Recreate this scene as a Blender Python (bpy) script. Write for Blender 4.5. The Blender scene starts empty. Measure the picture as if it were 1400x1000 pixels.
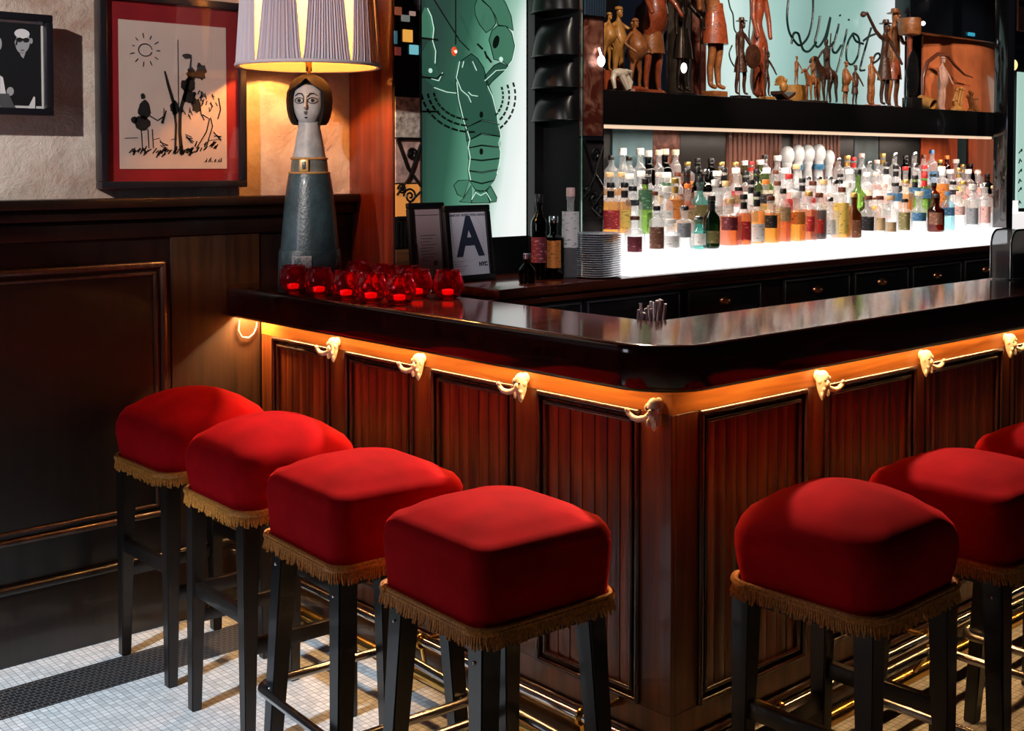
import bpy, bmesh, math, random
from math import sin, cos, pi, radians, sqrt, atan2
from mathutils import Vector, Matrix, noise
random.seed(7)
SC = bpy.context.scene
COL = SC.collection

# ---------------------------------------------------------------- survey of the room (camera station, used to measure positions)
CF, CYAW, CPIT, CCY, CH = 1669.4, .73118, .035095, 283.7, 1.54
_F = Vector((sin(CYAW)*cos(CPIT), cos(CYAW)*cos(CPIT), -sin(CPIT)))
_R = Vector((cos(CYAW), -sin(CYAW), 0)); _U = _R.cross(_F)
def ray(x, y): return _F*CF + _R*(x-700) - _U*(y-CCY)
def onY(x, y, Y):
    d = ray(x, y); d = d*(Y/d.y); return Vector((d.x, d.y, d.z+CH))
def onX(x, y, X):
    d = ray(x, y); d = d*(X/d.x); return Vector((d.x, d.y, d.z+CH))
def onZ(x, y, z):
    d = ray(x, y); d = d*((z-CH)/d.z); return Vector((d.x, d.y, z))
def ratio(x): 
    d = ray(x, 250); return d.x/d.y

# ---------------------------------------------------------------- materials
def s2l(c):
    return tuple((v/12.92 if v <= .04045 else ((v+.055)/1.055)**2.4) for v in c)
def rgb(r, g, b): return s2l((r/255, g/255, b/255))
MATS = {}
def newmat(name):
    m = bpy.data.materials.new(name); m.use_nodes = True
    nt = m.node_tree; b = nt.nodes['Principled BSDF']; return m, nt, b
def mat(name, col, rough=.5, metal=0, var=0, vscale=20, bump=0, bscale=60, stretch=None, coat=0, emit=None, estr=0, sheen=0, sheent=None, trans=0, ior=1.45, spec=None, alpha=1, sss=0):
    if name in MATS: return MATS[name]
    m, nt, b = newmat(name); N, L = nt.nodes, nt.links
    b.inputs['Base Color'].default_value = (*col, 1); b.inputs['Roughness'].default_value = rough; b.inputs['Metallic'].default_value = metal
    b.inputs['Coat Weight'].default_value = coat; b.inputs['Coat Roughness'].default_value = .05
    if spec is not None: b.inputs['Specular IOR Level'].default_value = spec
    if sheen:
        b.inputs['Sheen Weight'].default_value = sheen; b.inputs['Sheen Tint'].default_value = (*(sheent or col), 1); b.inputs['Sheen Roughness'].default_value = .35
    if trans: b.inputs['Transmission Weight'].default_value = trans; b.inputs['IOR'].default_value = ior
    if emit: b.inputs['Emission Color'].default_value = (*emit, 1); b.inputs['Emission Strength'].default_value = estr
    if var or bump:
        tc = N.new('ShaderNodeTexCoord'); mp = N.new('ShaderNodeMapping'); L.new(tc.outputs['Object'], mp.inputs[0])
        if stretch: mp.inputs['Scale'].default_value = stretch
        nz = N.new('ShaderNodeTexNoise'); nz.inputs['Scale'].default_value = vscale; nz.inputs['Detail'].default_value = 6; nz.inputs['Roughness'].default_value = .6
        L.new(mp.outputs[0], nz.inputs['Vector'])
        if var:
            rp = N.new('ShaderNodeValToRGB'); L.new(nz.outputs['Fac'], rp.inputs[0])
            lo = tuple(c*(1-var) for c in col); hi = tuple(min(1, c*(1+var)) for c in col)
            rp.color_ramp.elements[0].position = .33; rp.color_ramp.elements[0].color = (*lo, 1)
            rp.color_ramp.elements[1].position = .68; rp.color_ramp.elements[1].color = (*hi, 1)
            L.new(rp.outputs[0], b.inputs['Base Color'])
        if bump:
            n2 = N.new('ShaderNodeTexNoise'); n2.inputs['Scale'].default_value = bscale; n2.inputs['Detail'].default_value = 5
            L.new(mp.outputs[0], n2.inputs['Vector'])
            bp = N.new('ShaderNodeBump'); bp.inputs['Strength'].default_value = bump; bp.inputs['Distance'].default_value = .01
            L.new(n2.outputs['Fac'], bp.inputs['Height']); L.new(bp.outputs[0], b.inputs['Normal'])
    MATS[name] = m; return m
def emis(name, col, s):
    if name in MATS: return MATS[name]
    m, nt, b = newmat(name); b.inputs['Base Color'].default_value = (*[c*.5 for c in col], 1)
    b.inputs['Emission Color'].default_value = (*col, 1); b.inputs['Emission Strength'].default_value = s; b.inputs['Roughness'].default_value = .4
    MATS[name] = m; return m
def glass(name, tint, edge=None, gloss=.10):
    """thin bottle glass: tinted see-through wall, thicker and darker towards the silhouette, with a clear reflection"""
    if name in MATS: return MATS[name]
    m = bpy.data.materials.new(name); m.use_nodes = True; nt = m.node_tree; N, L = nt.nodes, nt.links; N.clear()
    out = N.new('ShaderNodeOutputMaterial'); mx = N.new('ShaderNodeMixShader'); tr = N.new('ShaderNodeBsdfTransparent'); gl = N.new('ShaderNodeBsdfGlossy')
    gl.inputs['Roughness'].default_value = .03; gl.inputs['Color'].default_value = (1, 1, 1, 1)
    lw = N.new('ShaderNodeLayerWeight'); lw.inputs['Blend'].default_value = .35
    fr = N.new('ShaderNodeFresnel'); ge = N.new('ShaderNodeNewGeometry'); io = N.new('ShaderNodeMath'); io.operation = 'MULTIPLY_ADD'; io.inputs[1].default_value = 1/1.45-1.45; io.inputs[2].default_value = 1.45
    L_ = nt.links; L_.new(ge.outputs['Backfacing'], io.inputs[0]); L_.new(io.outputs[0], fr.inputs['IOR'])
    rp = N.new('ShaderNodeValToRGB'); e = rp.color_ramp.elements
    edge = edge or tuple(c*c*.35 for c in tint)
    e[0].position = .35; e[0].color = (*tint, 1); e[1].position = .95; e[1].color = (*edge, 1)
    L.new(lw.outputs['Facing'], rp.inputs[0]); L.new(rp.outputs[0], tr.inputs['Color'])
    L.new(fr.outputs[0], mx.inputs[0]); L.new(tr.outputs[0], mx.inputs[1]); L.new(gl.outputs[0], mx.inputs[2]); L.new(mx.outputs[0], out.inputs[0])
    MATS[name] = m; return m

def wood(name, dark, light, rough=.3, coat=.3, scale=3.0, axis='Z', bump=.05):
    """varnished wood with grain running along one axis"""
    if name in MATS: return MATS[name]
    m, nt, b = newmat(name); N, L = nt.nodes, nt.links
    tc = N.new('ShaderNodeTexCoord'); mp = N.new('ShaderNodeMapping'); L.new(tc.outputs['Object'], mp.inputs[0])
    k = {'Z': (14, 14, .9), 'X': (.9, 14, 14), 'Y': (14, .9, 14)}[axis]
    mp.inputs['Scale'].default_value = k
    nz = N.new('ShaderNodeTexNoise'); nz.inputs['Scale'].default_value = scale; nz.inputs['Detail'].default_value = 8; nz.inputs['Distortion'].default_value = .6
    L.new(mp.outputs[0], nz.inputs['Vector'])
    rp = N.new('ShaderNodeValToRGB'); e = rp.color_ramp.elements
    e[0].position = .32; e[0].color = (*dark, 1); e[1].position = .7; e[1].color = (*light, 1)
    L.new(nz.outputs['Fac'], rp.inputs[0]); L.new(rp.outputs[0], b.inputs['Base Color'])
    b.inputs['Roughness'].default_value = rough; b.inputs['Coat Weight'].default_value = coat; b.inputs['Coat Roughness'].default_value = .04 if coat == 1 else .08
    bp = N.new('ShaderNodeBump'); bp.inputs['Strength'].default_value = bump; bp.inputs['Distance'].default_value = .004
    L.new(nz.outputs['Fac'], bp.inputs['Height']); L.new(bp.outputs[0], b.inputs['Normal'])
    MATS[name] = m; return m

M_PANEL = wood('mahogany_panel', (.045, .008, .002), (.25, .052, .009), .34, .25, 2.2)
M_RAILW = wood('mahogany_rail', (.065, .014, .0035), (.23, .058, .011), .34, .25, 2.2, 'Z')
M_MOULD = wood('moulding_wood', (.016, .006, .005), (.05, .018, .012), .22, .5, 2.2)
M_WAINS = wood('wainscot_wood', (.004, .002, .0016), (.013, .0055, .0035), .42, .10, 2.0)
M_WAINLIT = wood('wainscot_lit_wood', (.011, .0038, .0012), (.050, .018, .0045), .45, .05, 2.0)
M_TOP = wood('counter_lacquer', (.009, .0018, .0014), (.030, .005, .003), .10, 0, 1.6, 'X', .012)
M_DKWOOD = wood('dark_cabinet_wood', (.004, .003, .003), (.013, .008, .006), .3, .5, 2.0)
M_REDWOOD = wood('red_edge_wood', (.028, .006, .004), (.08, .018, .010), .22, .6, 2.0, 'X')
M_LEGBR = wood('brown_leg_wood', (.003, .0018, .0014), (.010, .0055, .004), .38, .15, 4)
M_LEGBK = mat('black_leg_paint', (.0018, .0025, .0045), .35, coat=.2)
M_BLACK = mat('black_paint', (.004, .004, .005), .4)
M_BLKGL = mat('black_gloss', (.003, .003, .004), .12, coat=1)
M_CHROME = mat('chrome', (.75, .75, .78), .14, 1)
M_STEEL = mat('steel', (.45, .44, .44), .25, 1)
M_BRASS = mat('brass', (.78, .50, .14), .22, 1)
M_DKMET = mat('dark_metal', (.12, .12, .13), .3, 1)

# velvet
def velvet():
    m, nt, b = newmat('red_velvet'); N, L = nt.nodes, nt.links
    tc = N.new('ShaderNodeTexCoord'); nz = N.new('ShaderNodeTexNoise'); nz.inputs['Scale'].default_value = 9; nz.inputs['Detail'].default_value = 3
    L.new(tc.outputs['Object'], nz.inputs['Vector'])
    rp = N.new('ShaderNodeValToRGB'); e = rp.color_ramp.elements
    e[0].position = .35; e[0].color = (.32, .0014, .006, 1); e[1].position = .7; e[1].color = (.46, .0026, .008, 1)
    L.new(nz.outputs['Fac'], rp.inputs[0]); L.new(rp.outputs[0], b.inputs['Base Color'])
    b.inputs['Roughness'].default_value = .95; b.inputs['Specular IOR Level'].default_value = .1
    b.inputs['Sheen Weight'].default_value = .6; b.inputs['Sheen Roughness'].default_value = .3; b.inputs['Sheen Tint'].default_value = (.9, .015, .012, 1)
    n2 = N.new('ShaderNodeTexNoise'); n2.inputs['Scale'].default_value = 900; L.new(tc.outputs['Object'], n2.inputs['Vector'])
    bp = N.new('ShaderNodeBump'); bp.inputs['Strength'].default_value = .15; bp.inputs['Distance'].default_value = .001
    L.new(n2.outputs['Fac'], bp.inputs['Height']); L.new(bp.outputs[0], b.inputs['Normal'])
    return m
M_VELVET = velvet()
M_FRINGE = mat('gold_fringe', (.50, .20, .03), .6, var=.5, vscale=160, sheen=.4, sheent=(1, .6, .2))

# plaster
def plaster():
    m, nt, b = newmat('old_plaster'); N, L = nt.nodes, nt.links
    tc = N.new('ShaderNodeTexCoord')
    n1 = N.new('ShaderNodeTexNoise'); n1.inputs['Scale'].default_value = 2.6; n1.inputs['Detail'].default_value = 7; n1.inputs['Roughness'].default_value = .62
    n2 = N.new('ShaderNodeTexNoise'); n2.inputs['Scale'].default_value = 11; n2.inputs['Detail'].default_value = 10; n2.inputs['Roughness'].default_value = .68; n2.inputs['Distortion'].default_value = .3
    vo = N.new('ShaderNodeTexVoronoi'); vo.inputs['Scale'].default_value = 9; vo.feature = 'SMOOTH_F1'
    for n in (n1, n2, vo): L.new(tc.outputs['Object'], n.inputs['Vector'])
    rp = N.new('ShaderNodeValToRGB'); e = rp.color_ramp.elements
    e[0].position = .36; e[0].color = (.34, .20, .14, 1); e[1].position = .58; e[1].color = (.60, .54, .47, 1)
    L.new(n1.outputs['Fac'], rp.inputs[0]); L.new(rp.outputs[0], b.inputs['Base Color'])
    ad = N.new('ShaderNodeMath'); ad.operation = 'ADD'; L.new(n2.outputs['Fac'], ad.inputs[0])
    mu = N.new('ShaderNodeMath'); mu.operation = 'MULTIPLY'; mu.inputs[1].default_value = .8; L.new(vo.outputs['Distance'], mu.inputs[0]); L.new(mu.outputs[0], ad.inputs[1])
    bp = N.new('ShaderNodeBump'); bp.inputs['Strength'].default_value = .65; bp.inputs['Distance'].default_value = .022
    L.new(ad.outputs[0], bp.inputs['Height']); L.new(bp.outputs[0], b.inputs['Normal'])
    b.inputs['Roughness'].default_value = .75
    return m
M_PLASTER = plaster()

# mosaic floor
def floor_mat():
    m, nt, b = newmat('mosaic_floor'); N, L = nt.nodes, nt.links
    tc = N.new('ShaderNodeTexCoord'); sp = N.new('ShaderNodeSeparateXYZ'); L.new(tc.outputs['Object'], sp.inputs[0])
    wn = N.new('ShaderNodeTexNoise'); wn.inputs['Scale'].default_value = 6; L.new(tc.outputs['Object'], wn.inputs['Vector'])
    wm = N.new('ShaderNodeVectorMath'); wm.operation = 'MULTIPLY_ADD'; wm.inputs[1].default_value = (.012, .012, 0); L.new(wn.outputs['Color'], wm.inputs[0]); L.new(tc.outputs['Object'], wm.inputs[2])
    br = N.new('ShaderNodeTexBrick'); br.offset = .0; br.squash = 1
    br.inputs['Scale'].default_value = 1; br.inputs['Brick Width'].default_value = .020; br.inputs['Row Height'].default_value = .020
    br.inputs['Mortar Size'].default_value = .0011; br.inputs['Mortar Smooth'].default_value = .2; br.inputs['Bias'].default_value = 0
    br.inputs['Color1'].default_value = (.56, .57, .56, 1); br.inputs['Color2'].default_value = (.40, .41, .41, 1); br.inputs['Mortar'].default_value = (.16, .16, .16, 1)
    L.new(wm.outputs[0], br.inputs['Vector'])
    bk = N.new('ShaderNodeTexBrick'); bk.offset = .5
    bk.inputs['Scale'].default_value = 1; bk.inputs['Brick Width'].default_value = .020; bk.inputs['Row Height'].default_value = .018
    bk.inputs['Mortar Size'].default_value = .0013; bk.inputs['Mortar Smooth'].default_value = .2
    bk.inputs['Color1'].default_value = (.006, .006, .007, 1); bk.inputs['Color2'].default_value = (.014, .014, .015, 1); bk.inputs['Mortar'].default_value = (.10, .09, .085, 1)
    L.new(wm.outputs[0], bk.inputs['Vector'])
    g1 = N.new('ShaderNodeMath'); g1.operation = 'GREATER_THAN'; g1.inputs[1].default_value = 3.425; L.new(sp.outputs['Y'], g1.inputs[0])
    g2 = N.new('ShaderNodeMath'); g2.operation = 'LESS_THAN'; g2.inputs[1].default_value = 3.625; L.new(sp.outputs['Y'], g2.inputs[0])
    g = N.new('ShaderNodeMath'); g.operation = 'MULTIPLY'; L.new(g1.outputs[0], g.inputs[0]); L.new(g2.outputs[0], g.inputs[1])
    mx = N.new('ShaderNodeMix'); mx.data_type = 'RGBA'; L.new(g.outputs[0], mx.inputs[0]); L.new(br.outputs['Color'], mx.inputs[6]); L.new(bk.outputs['Color'], mx.inputs[7])
    L.new(mx.outputs[2], b.inputs['Base Color']); b.inputs['Roughness'].default_value = .55
    bp = N.new('ShaderNodeBump'); bp.inputs['Strength'].default_value = .25; bp.inputs['Distance'].default_value = .002; bp.invert = True
    L.new(br.outputs['Fac'], bp.inputs['Height']); L.new(bp.outputs[0], b.inputs['Normal'])
    return m
M_FLOOR = floor_mat()

# ---------------------------------------------------------------- mesh helpers
class G:
    def __init__(s): s.bm = bmesh.new()
    def box(s, x0, x1, y0, y1, z0, z1, bev=0, seg=2):
        r = bmesh.ops.create_cube(s.bm, size=1); v = r['verts']
        for q in v: q.co = Vector(((x0+x1)/2+q.co.x*(x1-x0), (y0+y1)/2+q.co.y*(y1-y0), (z0+z1)/2+q.co.z*(z1-z0)))
        if bev:
            es = list({e for q in v for e in q.link_edges})
            bmesh.ops.bevel(s.bm, geom=es, offset=bev, segments=seg, affect='EDGES', profile=.5)
        return s
    def rings(s, rings, closed=False, cap0=True, cap1=True):
        vr = [[s.bm.verts.new(p) for p in r] for r in rings]; n = len(vr[0])
        pairs = list(zip(vr, vr[1:])) + ([(vr[-1], vr[0])] if closed else [])
        for a, b in pairs:
            for i in range(n):
                j = (i+1) % n
                try: s.bm.faces.new((a[i], a[j], b[j], b[i]))
                except ValueError: pass
        if not closed:
            if cap0 and n > 2: s.bm.faces.new(list(reversed(vr[0])))
            if cap1 and n > 2: s.bm.faces.new(vr[-1])
        return s
    def lathe(s, prof, n=24, c=(0, 0, 0), sq=2.0, cap0=True, cap1=True, rot=0, sx=1, sy=1):
        R = []
        for it in prof:
            r, z = it[0], it[1]; e = it[2] if len(it) > 2 else sq
            ring = []
            for i in range(n):
                a = 2*pi*i/n; k = r/((abs(cos(a))**e+abs(sin(a))**e)**(1/e))
                x, y = k*cos(a)*sx, k*sin(a)*sy
                ring.append(Vector((c[0]+x*cos(rot)-y*sin(rot), c[1]+x*sin(rot)+y*cos(rot), c[2]+z)))
            R.append(ring)
        return s.rings(R, False, cap0, cap1)
    def tube(s, pts, r, n=8, closed=False, flat=1):
        pts = [Vector(p) for p in pts]; m = len(pts)
        rr = r if isinstance(r, (list, tuple)) else [r]*m
        R = []; prev = None
        for i, p in enumerate(pts):
            if closed: t = pts[(i+1) % m]-pts[i-1]
            else: t = pts[min(i+1, m-1)]-pts[max(i-1, 0)]
            if t.length < 1e-9: t = Vector((0, 0, 1))
            t.normalize()
            if prev is None:
                u = t.orthogonal() if abs(t.z) > .95 else t.cross(Vector((0, 0, 1)))
            else: u = prev-t*prev.dot(t)
            if u.length < 1e-6: u = t.orthogonal()
            u.normalize(); prev = u; w = t.cross(u)
            R.append([p+(u*cos(2*pi*k/n)*flat+w*sin(2*pi*k/n))*rr[i] for k in range(n)])
        return s.rings(R, closed)
    def cyl(s, a, b, r, r2=None, n=16): return s.tube([a, b], [r, r if r2 is None else r2], n)
    def sph(s, c, r, n=12, sc=(1, 1, 1)):
        rr = bmesh.ops.create_uvsphere(s.bm, u_segments=n, v_segments=max(6, n*2//3), radius=r)
        for q in rr['verts']: q.co = Vector((c[0]+q.co.x*sc[0], c[1]+q.co.y*sc[1], c[2]+q.co.z*sc[2]))
        return s
    def prism(s, poly, d, o=(0, 0, 0), ax='Z'):
        """extrude a 2D polygon; ax names the extrusion axis"""
        f = {'Z': lambda a, b, t: Vector((a, b, t)), 'Y': lambda a, b, t: Vector((a, t, b)), 'X': lambda a, b, t: Vector((t, a, b))}[ax]
        o = Vector(o)
        return s.rings([[f(a, b, 0)+o for a, b in poly], [f(a, b, d)+o for a, b in poly]])
    def quad(s, a, b, c, d):
        s.bm.faces.new([s.bm.verts.new(p) for p in (a, b, c, d)]); return s
    def move(s, M):
        bmesh.ops.transform(s.bm, matrix=M, verts=s.bm.verts); return s
    def build(s, name, m, parent=None, loc=(0, 0, 0), rot=0, smooth=40, label=None):
        bmesh.ops.recalc_face_normals(s.bm, faces=s.bm.faces)
        me = bpy.data.meshes.new(name); s.bm.to_mesh(me); s.bm.free()
        if smooth:
            me.shade_smooth(); me.set_sharp_from_angle(angle=radians(smooth))
        me.materials.append(m)
        o = bpy.data.objects.new(name, me); COL.objects.link(o); o.location = loc; o.rotation_euler = (0, 0, rot)
        if parent: o.parent = parent
        if label: o['label'] = label
        return o
def tag(o, label, cat, group=None, kind=None):
    o['label'] = label; o['category'] = cat
    if group: o['group'] = group
    if kind: o['kind'] = kind
    return o
def thing(name, label, cat, loc=(0, 0, 0), rotz=0, group=None):
    o = bpy.data.objects.new(name, None); COL.objects.link(o); o.empty_display_size = .1
    o.location = loc; o.rotation_euler = (0, 0, rotz)
    return tag(o, label, cat, group)
def struct(o): o['kind'] = 'structure'; return o
def copy_tree(o, parent=None):
    c = o.copy(); COL.objects.link(c)
    if parent: c.parent = parent
    for ch in [x for x in bpy.data.objects if x.parent == o]: copy_tree(ch, c)
    return c
def rsq(w, r, n=10, cx=0, cy=0, z=0):
    """rounded square outline, half width w"""
    P = []
    for (sx, sy, a0) in ((1, 1, 0), (-1, 1, pi/2), (-1, -1, pi), (1, -1, 3*pi/2)):
        for i in range(n):
            a = a0+pi/2*i/(n-1); P.append(Vector((cx+sx*(w-r)+r*cos(a), cy+sy*(w-r)+r*sin(a), z)))
    return P
def text(body, size, m, parent, loc, rot, name='lettering', ext=.0004, align='CENTER', sx=1, bold=0):
    cu = bpy.data.curves.new(name, 'FONT'); cu.body = body; cu.size = size; cu.extrude = ext; cu.align_x = align; cu.align_y = 'CENTER'; cu.offset = bold
    t = bpy.data.objects.new(name, cu); COL.objects.link(t)
    dg = bpy.context.evaluated_depsgraph_get(); me = bpy.data.meshes.new_from_object(t.evaluated_get(dg)); bpy.data.objects.remove(t)
    me.materials.clear(); me.materials.append(m)
    o = bpy.data.objects.new(name, me); COL.objects.link(o); o.parent = parent; o.location = loc; o.rotation_euler = rot; o.scale = (sx, 1, 1)
    return o
# ---------------------------------------------------------------- light
def area(name, loc, rot, sx, sy, power, col, spread=180):
    l = bpy.data.lights.new(name, 'AREA'); l.shape = 'RECTANGLE'; l.size = sx; l.size_y = sy; l.energy = power; l.color = col; l.spread = radians(spread)
    o = bpy.data.objects.new(name, l); COL.objects.link(o); o.location = loc; o.rotation_euler = rot; return o
def spot(name, loc, target, power, col, ang, blend=.4, size=.03):
    l = bpy.data.lights.new(name, 'SPOT'); l.energy = power; l.color = col; l.spot_size = radians(ang); l.spot_blend = blend; l.shadow_soft_size = size
    o = bpy.data.objects.new(name, l); COL.objects.link(o); o.location = loc
    o.rotation_euler = (Vector(target)-Vector(loc)).to_track_quat('-Z', 'Y').to_euler(); return o
# ---------------------------------------------------------------- the setting
WY = 3.80           # plaster wall
SX = 2.594          # where the wall steps forward to the back bar
BY = 3.53           # mirror plane of the back bar
struct(G().box(-2.2, 9, -2.5, 4.6, -.06, 0).build('floor', M_FLOOR, smooth=0))
struct(G().box(-2.2, SX, WY, WY+.12, 0, 3.0).build('wall_back', M_PLASTER, smooth=0))
# wainscot: structure trim, panel by panel
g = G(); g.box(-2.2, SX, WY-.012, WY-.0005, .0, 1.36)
wpan = struct(g.build('trim_1', M_WAINS, smooth=30))
g = G()
for a, b in ((-2.2, 1.0), (1.0, SX)): pass
g.box(-2.2, SX, WY-.075, WY-.0005, 1.400, 1.432, .006)
g.box(-2.2, SX, WY-.050, WY-.0005, 1.362, 1.3995, .006)
g.box(-2.2, SX, WY-.028, WY-.0125, 1.30, 1.36, .008)
struct(g.build('trim_2', M_WAINS, smooth=30))
def bead_frame(g, a0, a1, z0, z1, fixed, ax, r=.006, out=-1):
    """four bead mouldings round a rectangle; ax='Y' plane Y=fixed spanned by X; ax='X' plane X=fixed spanned by Y"""
    f = (lambda a, z: (a, fixed, z)) if ax == 'Y' else (lambda a, z: (fixed, a, z))
    c = [(a0, z0), (a1, z0), (a1, z1), (a0, z1)]
    for i in range(4):
        g.cyl(f(*c[i]), f(*c[(i+1) % 4]), r, n=10); g.sph(f(*c[i]), r, 8)
for k, (x0, x1) in enumerate(((-.55, 1.838), (-2.1, -.72))):
    g = G(); bead_frame(g, x0, x1, .379, 1.209, WY-.016, 'Y', .011); bead_frame(g, x0+.028, x1-.028, .407, 1.181, WY-.014, 'Y', .006)
    struct(g.build('trim_%d' % (3+k), wood('wainscot_moulding', (.035, .015, .009), (.11, .045, .026), .3, .4, 3), smooth=50))
g = G(); g.box(-2.2, 2.2, WY-.030, WY-.0125, 0, .225, .004); g.cyl((-2.2, WY-.026, .235), (2.2, WY-.026, .235), .014, n=12)
struct(g.build('baseboard_back', wood('base_wood', (.005, .0025, .0018), (.018, .008, .005), .4, .2, 3), smooth=50))
# stile beside the bar: wainscot wood toned lighter, LED glow painted in
struct(G().box(1.865, 2.20, WY-.019, WY-.0125, .25, 1.30, .003).build('trim_5', M_WAINLIT, smooth=30))
# step forward to the back bar: red lacquered side
M_REDLAC = wood('red_lacquer', (.085, .012, .006), (.20, .028, .010), .22, .5, 1.3)
struct(G().box(SX, SX+.10, BY, WY+.12, 0, 3.0, .003).build('wall_left', M_REDLAC, smooth=30))
struct(G().box(SX+.101, 9, BY+.06, BY+.18, 0, 3.0).build('wall_right', M_BLACK, smooth=0))

# ---------------------------------------------------------------- the bar
PX, PY = 2.205, 1.89
CX, CY2 = 2.07, 1.787
ZT, ZB = 1.125, 1.015
XE = 5.6
bar = thing('bar_counter', 'l-shaped mahogany bar with glossy dark top and glowing panelled front behind the stools', 'bar counter', (PX, PY, 0))
def bp(g, name, m, par=bar, **k):
    g.move(Matrix.Translation((-PX, -PY, 0))); return g.build(name, m, par, **k)
def ctr(d, z):
    P = [(CX+d, WY-.02)]
    R = .16-d; c = (CX+.16, CY2+.16)
    for i in range(13):
        a = pi+pi/2*i/12; P.append((c[0]+R*cos(a), c[1]+R*sin(a)))
    P += [(XE, CY2+d), (XE, 2.16-d), (2.44-d, 2.16-d), (2.44-d, WY-.02)]
    return [Vector((x, y, z)) for x, y in P]
g = G()
prof = [(.034, ZB+.068), (.034, ZB+.004), (.030, ZB), (.012, ZB), (.004, ZB+.005), (.0, ZB+.014), (.0, ZT-.022), (.0012, ZT-.012), (.0035, ZT-.0065), (.007, ZT-.0028), (.012, ZT-.0006), (.016, ZT), (.018, ZT), (.05, ZT)]
g.rings([ctr(d, z) for d, z in prof])
bp(g, 'countertop', M_TOP, smooth=35)
g = G(); B0 = .016
def lbody(d, z):   # carcass behind the panels
    return [Vector(p) for p in ((PX+d, WY-.02, z), (PX+d, PY+d, z), (XE, PY+d, z), (XE, 2.10, z), (2.40, 2.10, z), (2.40, WY-.02, z))]
g.rings([lbody(B0, 0), lbody(B0, ZB+.067)])
bp(g, 'carcass', M_PANEL, smooth=0)
ZT0, ZT1 = .215, .944   # bottom and top of the panel mouldings
LP = [(3.345, 3.70), (2.895, 3.255), (2.445, 2.808), (1.988, 2.356)]
RP = [(2.303, 2.752), (2.835, 3.305), (3.365, 3.845), (3.905, 4.375), (4.435, 4.905), (4.965, 5.435)]
def boards(a0, a1, z0, z1, fixed, ax, out):
    """tongue and groove boards with hollow joints"""
    g = G(); n = max(5, round((a1-a0)/.042)); P = []
    for i in range(n):
        w = (a1-a0)/n
        for t, d in ((0, -.004), (.06, 0), (.35, .0022), (.65, .0022), (.94, 0)): P.append((a0+w*(i+t), d))
    P.append((a1, -.004))
    f = (lambda a, d, z: Vector((a, fixed-d*out, z))) if ax == 'Y' else (lambda a, d, z: Vector((fixed-d*out, a, z)))
    lo = [g.bm.verts.new(f(a, d, z0)) for a, d in P]; hi = [g.bm.verts.new(f(a, d, z1)) for a, d in P]
    for i in range(len(P)-1): g.bm.faces.new((lo[i], lo[i+1], hi[i+1], hi[i]))
    # back so it is a solid board
    b0 = [g.bm.verts.new(f(a, -.012, z)) for a, z in ((a0, z0), (a1, z0), (a1, z1), (a0, z1))]
    g.bm.faces.new(b0); g.bm.faces.new((lo[0], hi[0], b0[3], b0[0])); g.bm.faces.new((lo[-1], b0[1], b0[2], hi[-1]))
    g.bm.faces.new([*lo, b0[1], b0[0]]); g.bm.faces.new([*hi, b0[2], b0[3]])
    return g
for (a0, a1) in LP:
    p = bp(boards(a0+.03, a1-.03, ZT0+.02, ZT1-.02, PX+.006, 'X', 1), 'panel', M_PANEL, smooth=30)
    g = G(); bead_frame(g, a0+.007, a1-.007, ZT0+.007, ZT1-.007, PX-.004, 'X', .0075); bead_frame(g, a0+.030, a1-.030, ZT0+.030, ZT1-.030, PX-.001, 'X', .006)
    bp(g, 'moulding', M_MOULD, p)
for (a0, a1) in RP:
    p = bp(boards(a0+.03, a1-.03, ZT0+.02, ZT1-.02, PY+.006, 'Y', 1), 'panel', M_PANEL, smooth=30)
    g = G(); bead_frame(g, a0+.007, a1-.007, ZT0+.007, ZT1-.007, PY-.004, 'Y', .0075); bead_frame(g, a0+.030, a1-.030, ZT0+.030, ZT1-.030, PY-.001, 'Y', .006)
    bp(g, 'moulding', M_MOULD, p)
# rails and stiles
g = G(); g.box(PX, PX+B0, PY, WY-.02, ZT1, ZB+.067); bp(g, 'top_rail', wood('lit_rail_Y', (.26, .075, .012), (.62, .22, .04), .34, .25, 2.2, 'Y'), smooth=0)  # top rail wood brightened: LED glow painted into its colour
g = G(); g.box(PX+B0, XE, PY, PY+B0, ZT1, ZB+.067); bp(g, 'top_rail', wood('lit_rail_X', (.26, .075, .012), (.62, .22, .04), .34, .25, 2.2, 'X'), smooth=0)
g = G(); g.box(PX, PX+B0, PY, WY-.02, .15, ZT0); bp(g, 'bottom_rail', M_RAILW, smooth=0)
g = G(); g.box(PX+B0, XE, PY, PY+B0, .15, ZT0); bp(g, 'bottom_rail', M_RAILW, smooth=0)
ys = [WY-.02]+[v for a, b in LP for v in (b, a)]+[PY]
for i in range(0, len(ys), 2):
    a, b = ys[i+1], ys[i]
    bp(G().box(PX, PX+B0, a, b, ZT0, ZT1, .0015, 1), 'stile', M_RAILW, smooth=0)
xs = [PX+B0]+[v for a, b in RP for v in (a, b)]+[XE]
for i in range(0, len(xs), 2):
    bp(G().box(xs[i], xs[i+1], PY, PY+B0, ZT0, ZT1, .0015, 1), 'stile', M_RAILW, smooth=0)
# plinth
M_PLINTH = wood('plinth_wood', (.016, .005, .003), (.05, .014, .008), .3, .5, 2, 'X')
g = G(); g.box(PX-.018, PX+B0, PY-.018, WY-.04, 0, .13, .004); g.cyl((PX-.004, PY-.004, .140), (PX-.004, WY-.04, .140), .012, n=10)
bp(g, 'plinth', M_PLINTH)
g = G(); g.box(PX+B0, XE, PY-.018, PY+B0, 0, .13, .004); g.cyl((PX-.004, PY-.004, .140), (XE, PY-.004, .140), .012, n=10)
bp(g, 'plinth', M_PLINTH)
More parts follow.
